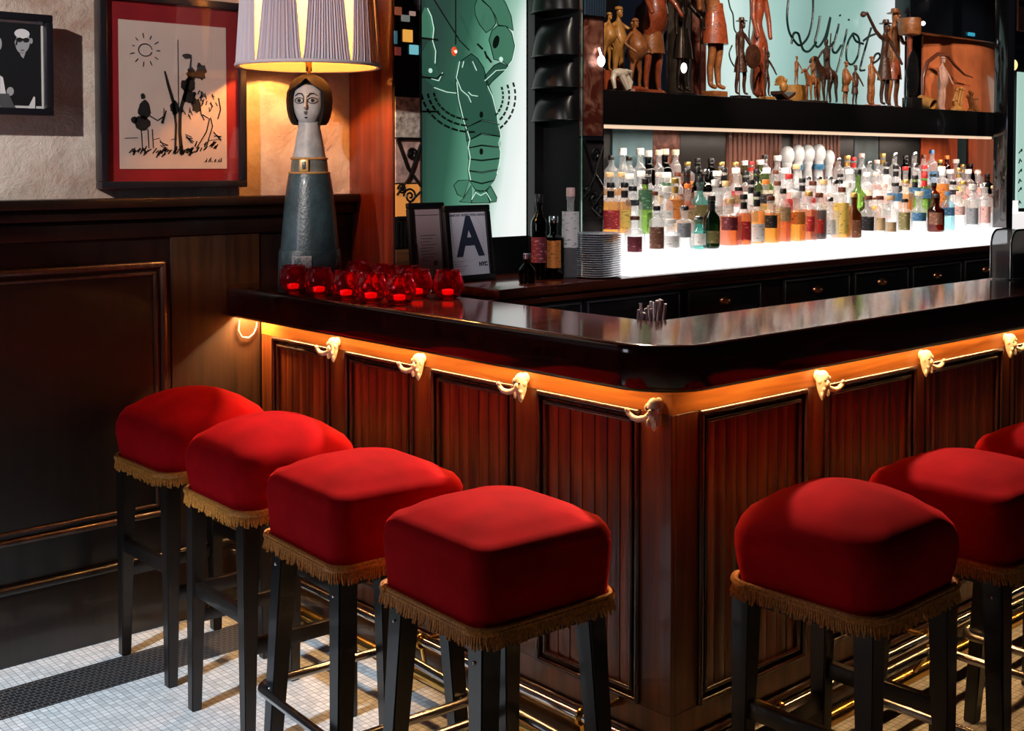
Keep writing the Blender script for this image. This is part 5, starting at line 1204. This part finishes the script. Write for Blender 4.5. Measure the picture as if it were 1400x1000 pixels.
# kinds: body share, shoulder share, neck radius, section exponent
KN = {'round': (.60, .74, .0125, 2), 'square': (.64, .72, .0140, 6), 'wine': (.56, .74, .0130, 2), 'squat': (.52, .66, .0150, 3), 'slim': (.66, .80, .0115, 2), 'flask': (.58, .70, .0150, 4), 'jug': (.50, .68, .0130, 2), 'cyl': (.80, .86, .0150, 2)}
def bottle(X, Y, z, r, H, gk='c', ck='k', kind='round', lk=None, liq=None, fill=.62, lpos=(.12, .50), name='liquor_bottle', capl=None, parts=True):
    bs, ss, nr, sq = KN[kind]; nr = min(nr, r*.5); cl = capl or {'w': .13, 'u': .11, 'c': .11}.get(ck, .10)
    t = thing(name, '', 'bottle', (X, Y, z), 0, 'liquor bottles on the lit display')
    hz = H*(1-cl); pr = [(r*.86, .0, sq), (r*.97, .004, sq), (r, .010, sq), (r, H*bs*.96, sq), (r*.985, H*bs, sq)]
    for k in range(1, 6):
        u = k/5; pr.append((r+(nr-r)*(u*u*(3-2*u)), H*(bs+(ss-bs)*u), sq+(2-sq)*u))
    pr += [(nr, hz-.012, 2), (nr*1.18, hz-.010, 2), (nr*1.18, hz-.003, 2), (nr, hz, 2)]
    n = 32 if sq > 3 else 24
    G().lathe(pr, n).build('glass_body', GL[gk], t, smooth=50)
    if liq:
        q = .93; lp = [(r*.80, .006, sq), (r*q, .012, sq)]; top = H*fill
        for it in pr[3:]:
            if it[1] < top and it[1] > .02: lp.append((max(.004, it[0]*q-.0006), it[1], it[2]))
        # radius at the fill line
        rt = r*q
        for a, b in zip(pr[3:], pr[4:]):
            if a[1] <= top <= b[1] and b[1] > a[1]: rt = (a[0]+(b[0]-a[0])*(top-a[1])/(b[1]-a[1]))*q
        lp.append((max(.004, rt-.0006), top, 2.5 if sq > 3 and top > H*bs else sq)); G().lathe(lp, n).build('liquid', LQ[liq], t, smooth=50)
    cr = nr*1.25 if ck in ('k', 'r', 's', 'y', 'B', 'b', 'o', 'p') else nr*1.45
    G().lathe([(cr*.98, 0), (cr, .002), (cr, H*cl-.003), (cr*.9, H*cl), (.002, H*cl)], 16, (0, 0, hz+.0005)).build('cap', CAPS[ck][1], t, smooth=40)
    if ck in 'kry' and kind in ('wine', 'round') and parts:
        G().lathe([(nr*1.12, 0), (nr*1.12, H*.13)], 14, (0, 0, hz-H*.13-.012), cap0=False, cap1=False).build('neck_foil', CAPS[ck][1], t)
    if lk and parts:
        g = G(); fd = atan2(-Y, -X); z0, z1 = H*lpos[0], H*lpos[1]; m = 14; rr = r+.0008; hw = 1.15 if sq <= 3 else .95; R0 = []; R1 = []
        for i in range(m+1):
            a = fd-hw+2*hw*i/m; k = rr/((abs(cos(a))**sq+abs(sin(a))**sq)**(1/sq)); R0.append(Vector((k*cos(a), k*sin(a), z0))); R1.append(Vector((k*cos(a), k*sin(a), z1)))
        for i in range(m): g.quad(R0[i], R0[i+1], R1[i+1], R1[i])
        bmesh.ops.remove_doubles(g.bm, verts=g.bm.verts, dist=1e-6); g.build('paper_label', label_mat(lk), t, smooth=60)
    return t
# (x, top y, glass, cap, kind, label, liquid, width scale[, label band])
ROW0 = [(868, 296, 'c', 'b', 'flask', 'm', None, .95, (.05, .46)), (898, 282, 'c', 'k', 'slim', 'b', None, .85, (.08, .55)), (917, 300, 'c', 'w', 'squat', 'w', None, 1.0), (935, 282, 'c', 's', 'square', 'g', None, 1.0, (.30, .62)), (955, 296, 't', 's', 'squat', 'w', None, .9),
 (973, 268, 'dg', 'k', 'wine', 'l', None, 1.0, (.10, .34)), (998, 272, 'c', 'u', 'square', 'm', 'a', 1.12, (.35, .62)), (1017, 266, 'c', 'k', 'round', 'r', 'a', .95), (1035, 262, 'c', 'k', 'round', 'w', 'y', 1.0, (.06, .40)), (1054, 268, 'c', 'b', 'square', 'k', 'y', .95, (.34, .60)),
 (1071, 258, 'c', 'k', 'slim', 't', 'a', 1.0, (.40, .66)), (1089, 262, 'c', 'w', 'squat', 'o', 'y', 1.15, (.36, .60)), (1106, 262, 'c', 'y', 'square', 'r', 'a', .9, (.20, .50)), (1119, 264, 'c', 'b', 'square', 'r', 'd', 1.0, (.16, .45)), (1134, 270, 'c', 's', 'square', 'w', None, 1.0),
 (1151, 256, 'c', 'b', 'square', 'y', 'y', 1.12, (.10, .70)), (1168, 264, 'b', 'y', 'jug', 'b', None, 1.0, (.02, .40)), (1187, 268, 'c', 'b', 'flask', 'k', None, .95, (.16, .50)), (1203, 268, 'c', 'b', 'flask', 't', None, .9, (.14, .46)), (1218, 268, 'c', 'u', 'square', 't', None, .9, (.10, .34)),
 (1237, 272, 'c', 'k', 'square', 'l', None, .9, (.12, .62)), (1257, 262, 'c', 'c', 'squat', 'B', None, 1.05, (.30, .50)), (1280, 266, 'b', 'k', 'flask', 'b', 'a', 1.05, (.20, .52)), (1296, 262, 'lb', 'B', 'slim', 'B', None, 1.0, (.4, .6)), (1312, 262, 'c', 'p', 'square', 'p', None, .95, (.40, .62)), (1330, 252, 'c', 'w', 'square', 'g', None, 1.0), (1347, 250, 'c', 's', 'square', 'p', None, 1.0), (1365, 252, 'c', 'k', 'square', 'm', 'a', 1.0, (.16, .48))]
ROW1 = [(835, 250, 'c', 'k', 'round', 'r', 'y', 1.1), (849, 250, 'c', 'k', 'round', 'y', 'y', 1.1), (865, 255, 'c', 'k', 'square', 'k', None, .9, (.60, .72)), (881, 245, 'g', 'k', 'slim', 'G', None, 1.0, (.45, .80)), (895, 262, 'c', 'b', 'slim', 'w', None, .9), (910, 255, 'c', 'w', 'round', 'w', None, 1.0), (923, 244, 'c', 'y', 'wine', 'o', 'y', 1.1, (.2, .6)), (939, 252, 'c', 'o', 'jug', 't', 'a', 1.0), (957, 242, 't', 'k', 'jug', 'l', None, 1.25),
 (978, 246, 'c', 'w', 'slim', 'w', None, .95), (993, 248, 'c', 'u', 'round', 'w', 'p', .95), (1010, 256, 'c', 'k', 'square', 't', None, 1.0, (.60, .80)), (1027, 246, 'c', 'k', 'round', 'w', None, .95), (1047, 246, 'c', 'o', 'wine', 'k', 'y', 1.0, (.5, .7)), (1063, 248, 'c', 'b', 'round', 'b', None, .9), (1079, 238, 'c', 'r', 'square', 'r', 'p', 1.1, (.30, .52)), (1097, 244, 'c', 'k', 'round', 'w', None, .95), (1111, 248, 'c', 'b', 'square', 'r', None, .9, (.5, .62)), (1126, 246, 'c', 'u', 'round', 'c', 'p', .9), (1141, 246, 'c', 's', 'square', 'w', None, 1.0),
 (1158, 250, 'c', 'w', 'square', 'c', None, 1.0), (1173, 232, 'g', 'k', 'jug', None, None, 1.2), (1184, 270, 'b', 'k', 'squat', 'b', None, .8), (1196, 270, 'c', 'b', 'squat', 'o', 'y', .85), (1209, 252, 'c', 'p', 'round', 'w', 'p', .95), (1224, 250, 'c', 'k', 'squat', 'B', None, 1.1, (.50, .72)), (1239, 246, 'c', 'y', 'square', 'o', 'y', .95), (1251, 240, 'g', 'k', 'wine', 'B', None, .9, (.5, .72)), (1264, 238, 'g', 'r', 'wine', 'B', None, 1.05, (.45, .66)), (1277, 250, 'b', 'k', 'slim', 'b', None, .9), (1289, 232, 'c', 'w', 'round', 'o', 'o', 1.0, (.3, .7)), (1303, 248, 'c', 'k', 'square', 'k', None, 1.0, (.62, .76)), (1317, 248, 'c', 'y', 'squat', 'c', 'p', 1.0), (1331, 250, 'c', 'k', 'round', 'w', None, .95), (1345, 252, 'c', 'w', 'square', 'w', 'p', .9), (1360, 254, 'c', 'u', 'square', 't', 'a', .9)]
ROW2 = [(833, 236, 'c', 'u', 'round', 'w', 'y', .95), (846, 236, 'c', 'u', 'round', 'w', 'y', .95), (860, 238, 'c', 'w', 'square', 'w', None, 1.0), (873, 234, 'c', 'w', 'round', None, None, 1.0), (885, 232, 'c', 'k', 'wine', 'k', None, .95), (898, 236, 'c', 'p', 'square', 'c', None, 1.0), (911, 236, 'c', 'w', 'square', 'G', None, 1.0, (.68, .76)), (925, 236, 'c', 'b', 'round', 'b', None, .9), (939, 232, 'b', 'k', 'wine', 'b', None, .95), (951, 228, 'k', 'k', 'round', 'w', None, .95), (965, 232, 'k', 's', 'round', 'w', None, .95), (980, 234, 'c', 'w', 'square', 'k', None, .9, (.6, .7)), (990, 230, 'c', 'k', 'wine', 'w', None, 1.0), (1005, 230, 'c', 'w', 'jug', 'r', None, 1.15), (1020, 234, 'c', 'k', 'round', 'w', 'p', .9),
 (1034, 232, 'g', 'k', 'round', None, None, .95), (1048, 230, 'g', 'w', 'wine', 'c', None, .95), (1056, 233, 'c', 'b', 'round', 'c', None, .9), (1073, 230, 'c', 'w', 'round', 'w', None, 1.0), (1089, 225, 'c', 'u', 'wine', 'g', None, .95), (1104, 242, 'c', 's', 'square', 'r', 'p', .95), (1119, 242, 'c', 's', 'square', 'w', None, .95), (1134, 242, 'c', 's', 'square', 'c', None, .95), (1149, 238, 'c', 'k', 'round', 'w', None, .95), (1161, 232, 'c', 'w', 'square', None, None, 1.0), (1185, 236, 'c', 'w', 'round', 'c', None, .95), (1198, 236, 'c', 'p', 'round', 'w', 'p', .95), (1212, 222, 'c', 'k', 'round', 'w', None, .95), (1225, 226, 'c', 'k', 'wine', 'k', None, .95), (1238, 228, 'c', 'r', 'jug', 'c', 'y', 1.0), (1251, 224, 'c', 's', 'jug', 'w', None, 1.05), (1264, 226, 'c', 'r', 'wine', 'l', None, .95), (1276, 238, 'c', 'k', 'square', 'k', None, .95, (.5, .66)), (1287, 228, 'c', 'w', 'square', 'w', None, .95), (1299, 232, 'c', 'w', 'square', 'w', None, .95), (1311, 230, 'c', 'y', 'round', 'y', 'p', .95), (1324, 232, 'c', 'w', 'round', 'p', 'p', .95), (1337, 234, 'c', 'p', 'squat', 'p', 'r', .9), (1350, 238, 'k', 'k', 'round', None, None, .95)]
ROW3 = [(836, 213, 'c', 'k', 'slim', None, None, .9), (848, 203, 'c', 'w', 'wine', None, None, .95), (860, 214, 'c', 'k', 'slim', None, None, .9), (873, 203, 'c', 'w', 'round', None, None, 1.0), (886, 206, 'k', 'w', 'round', None, None, .95), (898, 205, 'c', 'c', 'round', None, None, .9), (909, 204, 'k', 'c', 'round', 'w', None, .9), (922, 205, 'c', 'c', 'slim', None, None, .95), (940, 222, 'c', 'y', 'slim', 'o', 'a', .9), (949, 217, 'k', 'k', 'slim', None, None, .9), (972, 217, 'k', 'k', 'slim', None, None, .9), (985, 222, 'c', 'y', 'round', None, 'y', .95), (1005, 222, 'c', 'y', 'round', None, 'y', .95), (1016, 220, 'g', 'w', 'round', None, None, .9), (1026, 221, 'c', 'r', 'round', 'k', None, .9), (1038, 219, 'g', 'w', 'wine', None, None, .95), (1045, 212, 'c', 'k', 'slim', None, None, .85), (1063, 213, 'c', 'w', 'wine', None, None, .95), (1146, 216, 'c', 's', 'slim', None, None, .9), (1158, 213, 'c', 'y', 'round', None, None, .95), (1167, 215, 'c', 'r', 'round', None, None, .9), (1177, 210, 'c', 'p', 'round', None, None, .95), (1188, 221, 'c', 's', 'slim', None, None, .9), (1198, 219, 'c', 'p', 'round', None, None, .9), (1207, 210, 'c', 'y', 'round', 'w', None, .95), (1223, 209, 'c', 's', 'round', None, None, 1.0), (1238, 213, 'k', 'k', 'slim', None, None, .9), (1250, 208, 'c', 's', 'jug', None, None, 1.0), (1263, 212, 'c', 'b', 'slim', None, None, .9), (1274, 205, 'c', 'B', 'slim', 'B', None, .95), (1285, 219, 'k', 'y', 'round', None, None, .9), (1293, 213, 'b', 'o', 'slim', None, None, .9), (1307, 218, 'c', 'w', 'round', None, None, .95), (1316, 225, 'c', 'y', 'round', None, None, .95), (1327, 224, 'k', 'k', 'round', None, None, .9), (1337, 232, 'c', 'p', 'round', None, None, .9), (1346, 232, 'k', 'k', 'round', None, None, .9)]
ORD = ['first', 'second', 'third', 'fourth', 'fifth', 'sixth', 'seventh', 'eighth', 'ninth', 'tenth', 'eleventh', 'twelfth', 'thirteenth', 'fourteenth', 'fifteenth', 'sixteenth', 'seventeenth', 'eighteenth', 'nineteenth', 'twentieth', 'twenty-first', 'twenty-second', 'twenty-third', 'twenty-fourth', 'twenty-fifth', 'twenty-sixth', 'twenty-seventh', 'twenty-eighth', 'twenty-ninth', 'thirtieth', 'thirty-first', 'thirty-second', 'thirty-third', 'thirty-fourth', 'thirty-fifth', 'thirty-sixth', 'thirty-seventh', 'thirty-eighth', 'thirty-ninth', 'fortieth']
GN = {'c': 'clear', 'g': 'green', 'dg': 'dark green', 't': 'teal', 'k': 'black', 'b': 'brown', 'lb': 'pale blue'}; LN = {'a': 'amber', 'y': 'yellow-gold', 'o': 'orange', 'r': 'red', 'd': 'dark red', 'p': 'pale pink'}
KW = {'round': '', 'square': 'square ', 'wine': 'sloping ', 'squat': 'squat ', 'slim': 'slim ', 'flask': 'flask-shaped ', 'jug': 'round-bellied ', 'cyl': ''}
STEP = ['on lowest step', 'on second step', 'on third step', 'on topmost step']
for ri, ROW in enumerate((ROW0, ROW1, ROW2, ROW3)):
    y0, y1, zt = TI[ri]; y1 = min(y1, 3.55); prev = None; nidx = 0; acc = []
    for it in sorted(ROW): 
        x, ty, gk, ck, kd, lk, lq, ws = it[:8]; r = .0345*ws; Y = (y0+y1)/2+(-.004 if nidx % 2 else .008)
        Xp = onY(x, ty, Y).x
        if acc:
            pX, pY, pr_ = acc[-1]; need = r+pr_+.0015
            if Xp-pX < need:
                s = min(1, max(.70, (Xp-pX)/need)); r *= s
                if Xp-pX < r+pr_+.001: Xp = pX+r+pr_+.0015
        r = min(r, (y1-y0)/2-.004); Y = max(y0+r*.9, min(y1-r-.002, Y)); H = onY(x, ty, Y).z-zt
        if Xp > (onY(1377, 200, 3.10).x-.05 if ri == 0 else 6.85): continue
        o = bottle(Xp, Y, zt+.0005, r, H, gk, ck, kd, lk, lq, .64 if kd != 'wine' else .68, it[8] if len(it) > 8 else (.12, .48), parts=True)
        colr = LN[lq] if lq else GN[gk]
        desc = colr+' '+KW[kd]+'bottle with '+CAPS[ck][0]+' cap'+((' and '+LB[lk][0]+' label') if lk else '')
        o['label'] = desc+', '+ORD[nidx]+' from left '+STEP[ri]; acc.append((Xp, Y, r)); nidx += 1
# white domed bottles on the top step
M_DOME = mat('white_porcelain', (.48, .50, .52), .15, coat=.6); M_BLUEP = mat('blue_pattern', (.04, .16, .30), .3, var=.8, vscale=60)
for k, (x, yt, s) in enumerate(((1076, 200, 1.0), (1091, 198, .85), (1104, 198, 1.0), (1119, 197, 1.1), (1133, 205, .8))):
    Y = 3.500; p = onY(x, yt, Y); z = TI[3][2]; H = p.z-z; r = .036*min(1, s+.05)
    t = thing('porcelain_bottle', 'white domed porcelain bottle, %s of five on the topmost lit step' % ['leftmost', 'second from left', 'middle', 'fourth and largest', 'rightmost and smallest'][k], 'bottle', (p.x, Y, z+.0005), 0, 'white domed bottles')
    G().lathe([(r*.8, 0), (r*.85, H*.1), (r*.55, H*.55), (r*.75, H*.62), (r*.70, H*.66)], 24).build('bottle_body', M_DOME, t)
    if k in (1, 3): G().lathe([(r*.78, 0), (r*.82, H*.05), (r*.78, H*.10)], 24, (0, 0, H*.50)).build('blue_band', M_BLUEP, t)
    G().lathe([(r*.72, H*.66), (r*.98, H*.74), (r*1.0, H*.84), (r*.80, H*.94), (r*.45, H*.99), (.002, H)], 24).build('dome_stopper', M_DOME, t)
# bottles on the wooden ledge, left
def ledge_bottle(x, yt, yb, *a, lab='', name='liquor_bottle', **k):
    p = onY(x, 330, yb); H = onY(x, yt, p.y).z-LZ; o = bottle(p.x, p.y, LZ+.0005, *a[:1], H, *a[1:], name=name, **k); o['label'] = lab; o['group'] = 'bottles on the wooden ledge'; return o
ledge_bottle(780, 257, 3.215, .0335, 'c', 'p', 'wine', 'w', 'd', lpos=(.34, .74), fill=.34, lab='tall clear wine bottle with white label and pink stopper on the wooden ledge')
ledge_bottle(757, 296, 3.235, .031, 'k', 's', 'square', 'o', None, lpos=(.18, .62), lab='small dark square bottle with orange label on the wooden ledge')
ledge_bottle(737, 266, 3.250, .030, 'k', 'k', 'slim', 'm', None, lpos=(.2, .5), lab='slim black bottle with a long neck, leftmost on the wooden ledge')
p = onY(722, 330, 3.17)
t = thing('spirit_flask', 'low black glass flask lying in shadow at the left of the ledge bottles', 'bottle', (p.x-.005, p.y, LZ+.0005)); G().lathe([(.026, 0), (.030, .006), (.030, .05), (.012, .07), (.012, .085), (.002, .086)], 20).build('flask_body', GL['k'], t); G().lathe([(.014, .0), (.014, .018), (.002, .018)], 14, (0, 0, .0865)).build('cap', CAPS['s'][1], t)

# ---------------------------------------------------------------- behind the bar
# white napkins standing in a holder under the inner edge
p = Vector((2.795, 2.27, 0))
t = thing('napkin_holder', 'small black holder of white paper straws showing above the bar inner corner', 'straw holder', (onZ(905, 436, 1.125).x+.03, 2.235, 1.03))
G().box(-.06, .06, -.03, .03, -.05, .0, .003).build('holder', M_BLACK, t, smooth=30)
G().box(-.08, .08, -.045, .10, -.064, -.051).build('bracket', M_DKMET, t, smooth=0)
rnd = random.Random(2)
for k in range(16):
    x = -.050+k*.0066; G().cyl((x, rnd.uniform(-.015, .015), .001), (x+rnd.uniform(-.004, .004), rnd.uniform(-.02, .02), .118+.012*(k/16)+rnd.uniform(-.012, .010)), .0042, n=8).build('paper_straw', M_SH, t)
sl = thing('speed_rail', 'dark steel bottle rail along the inner side of the bar', 'rail', (2.46, 2.17, .90))
G().box(0, 2.9, .0, .14, -.02, .0).box(0, 2.9, .13, .14, 0, .06).build('rail_tray', M_DKMET, sl, smooth=0)
# chrome-rimmed clear caddy and black machine at the right edge of the bar
p = onZ(1352, 379, ZT)
t = thing('clear_caddy', 'clear round-topped caddy with metal rim standing at the right end of the bar', 'caddy', (p.x+.02, 2.10, ZT+.001))
zt_ = onY(1385, 312, 2.10).z-ZT; w2 = .085
pth = [(-w2, 0, .004), (-w2, 0, zt_-.06)]+[(-w2+.05-.05*cos(a), 0, zt_-.06+.055*sin(a)) for a in [pi/2*i/6 for i in range(1, 7)]]+[(w2-.05+.05*sin(a), 0, zt_-.06+.055*cos(a)) for a in [pi/2*i/6 for i in range(0, 6)]]+[(w2, 0, zt_-.06), (w2, 0, .004)]
pth = [(x*1.0, y, z) for x, y, z in pth]
G().tube([(x, -.045, z) for x, y, z in pth], .004, 8).build('rim', M_STEEL, t); G().tube([(x, .030, z) for x, y, z in pth], .004, 8).build('rim', M_STEEL, t)
g = G(); g.prism([(x, z) for x, y, z in pth], .072, (0, -.043, 0), 'Y'); g.build('clear_shell', bglass('smoky', (.75, .78, .80), .35, (.4, .4, .42)), t, smooth=30)
G().box(-w2+.012, w2-.012, -.03, .02, .004, zt_*.55, .004).build('contents', mat('caddy_contents', (.05, .055, .065), .4, var=.5, vscale=40), t, smooth=30)
p2 = p+Vector((.245, 0, 0))
t = thing('black_machine', 'round black bar machine with silver rings cut by the right edge', 'machine', (p.x+.225, 2.06, ZT+.001))
G().box(-.085, .15, -.04, .10, 0, .17, .02).build('housing', M_BLKGL, t, smooth=40)
for rr, zc, yy in ((.062, .055, -.047), (.040, .055, -.049)):
    G().tube([(.02+rr*cos(a), yy, zc+.01+rr*sin(a)*.85) for a in [2*pi*i/30 for i in range(30)]], .0035, 8, True).build('silver_ring', M_CHROME, t)
G().lathe([(.058, 0), (.058, .006), (.05, .010), (.002, .012)], 28).move(Matrix.Translation((.02, -.0405, .065)) @ Matrix.Rotation(pi/2, 4, 'X')).build('dial', M_BLACK, t)
for dz in (.135, .15): G().lathe([(.012, 0), (.012, .008), (.002, .009)], 14).move(Matrix.Translation((-.03, -.0405, dz)) @ Matrix.Rotation(pi/2, 4, 'X')).build('knob', M_CHROME, t)
LEDC = (1, .56, .22)
area('led_lamp_left_arm', (LX, (LY+.1+WY-.06)/2, ZB+.058), (0, radians(0), 0), .012, WY-.06-LY-.1, 13, LEDC)
area('led_lamp_left_arm', (LX-.02, (LY+.1+WY-.06)/2, ZB+.056), (0, radians(50), 0), .012, WY-.06-LY-.1, 2.5, LEDC, 150)
area('led_lamp_right_arm', ((LX+.1+XE-.1)/2, LY, ZB+.058), (radians(0), 0, 0), XE-.2-LX, .012, 21, LEDC)
area('led_lamp_right_arm', ((LX+.1+XE-.1)/2, LY-.02, ZB+.056), (radians(-50), 0, 0), XE-.2-LX, .012, 3, LEDC, 150)
# picture spot on the left, cool light falling on the floor
spot('gallery_spot', (-1.5, 1.5, 3.0), (1.78, 3.8, 2.30), 680, (1, .90, .85), 31, .25, .03)
spot('floor_spot', (-1.0, 2.5, 2.6), (1.12, 3.05, 0), 1000, (.76, .88, 1), 27, .35, .06)
area('wall_end_fill', (2.155, WY-.055, ZB+.056), (radians(30), 0, 0), .06, .02, 9, LEDC)  # added fill brightening the wood at the bar's wall end
area('left_side_fill', (-.7, 3.05, 1.55), (0, radians(-72), 0), .7, .5, 7, (.85, .82, 1))  # unseen side light put in for the stools' left faces
spot('cushion_fill', (3.3, 3.2, 2.7), (1.75, 2.35, .8), 620, (1, .72, .52), 46, .8, .05)  # unseen spots added to light the cushion tops in place of the LED
spot('cushion_fill', (3.3, 3.2, 2.75), (2.35, 1.62, .8), 300, (1, .72, .52), 40, 1, .05)
spot('cushion_fill', (4.2, 3.1, 2.7), (3.1, 1.62, .8), 240, (1, .72, .52), 42, 1, .05)
spot('ledge_fill', (1.3, 1.3, 3.1), (3.2, 3.3, 1.25), 130, (.95, .95, 1), 17, .5, .03)  # unseen spot added to brighten the cards, plates and ledge bottles
spot('figurine_fill', (6.2, 2.0, 2.9), (6.6, 3.5, 1.95), 70, (1, .86, .72), 34, .6, .05)  # unseen spots added from the front to brighten the figurines
for i, (x, tx) in enumerate(((2.9, 3.9), (3.9, 4.9), (4.9, 5.9))):
    spot('figurine_fill', (x, 2.2, 3.0), (tx, 3.4, 1.95), 95, (1, .86, .72), 52, .5, .03)
w = bpy.data.worlds.new('room_glow'); SC.world = w; w.use_nodes = True
w.node_tree.nodes['Background'].inputs[0].default_value = (.20, .24, .34, 1); w.node_tree.nodes['Background'].inputs[1].default_value = .014
# ---------------------------------------------------------------- camera
cam = bpy.data.cameras.new('camera'); co = bpy.data.objects.new('camera', cam); COL.objects.link(co)
co.location = (0, 0, CH); co.rotation_euler = (pi/2-CPIT, 0, -CYAW)
cam.sensor_width = 36; cam.lens = CF/1400*36; cam.shift_y = -(500-CCY)/1400; cam.clip_start = .05
SC.camera = co
SC.view_settings.view_transform = 'Standard'; SC.view_settings.look = 'None'; SC.view_settings.gamma = 1; SC.view_settings.use_curve_mapping = False
SC.view_settings.exposure = 0
SC.cycles.use_denoising = True; SC.cycles.max_bounces = 10; SC.cycles.transparent_max_bounces = 40; SC.cycles.sample_clamp_indirect = 6; SC.cycles.caustics_reflective = False
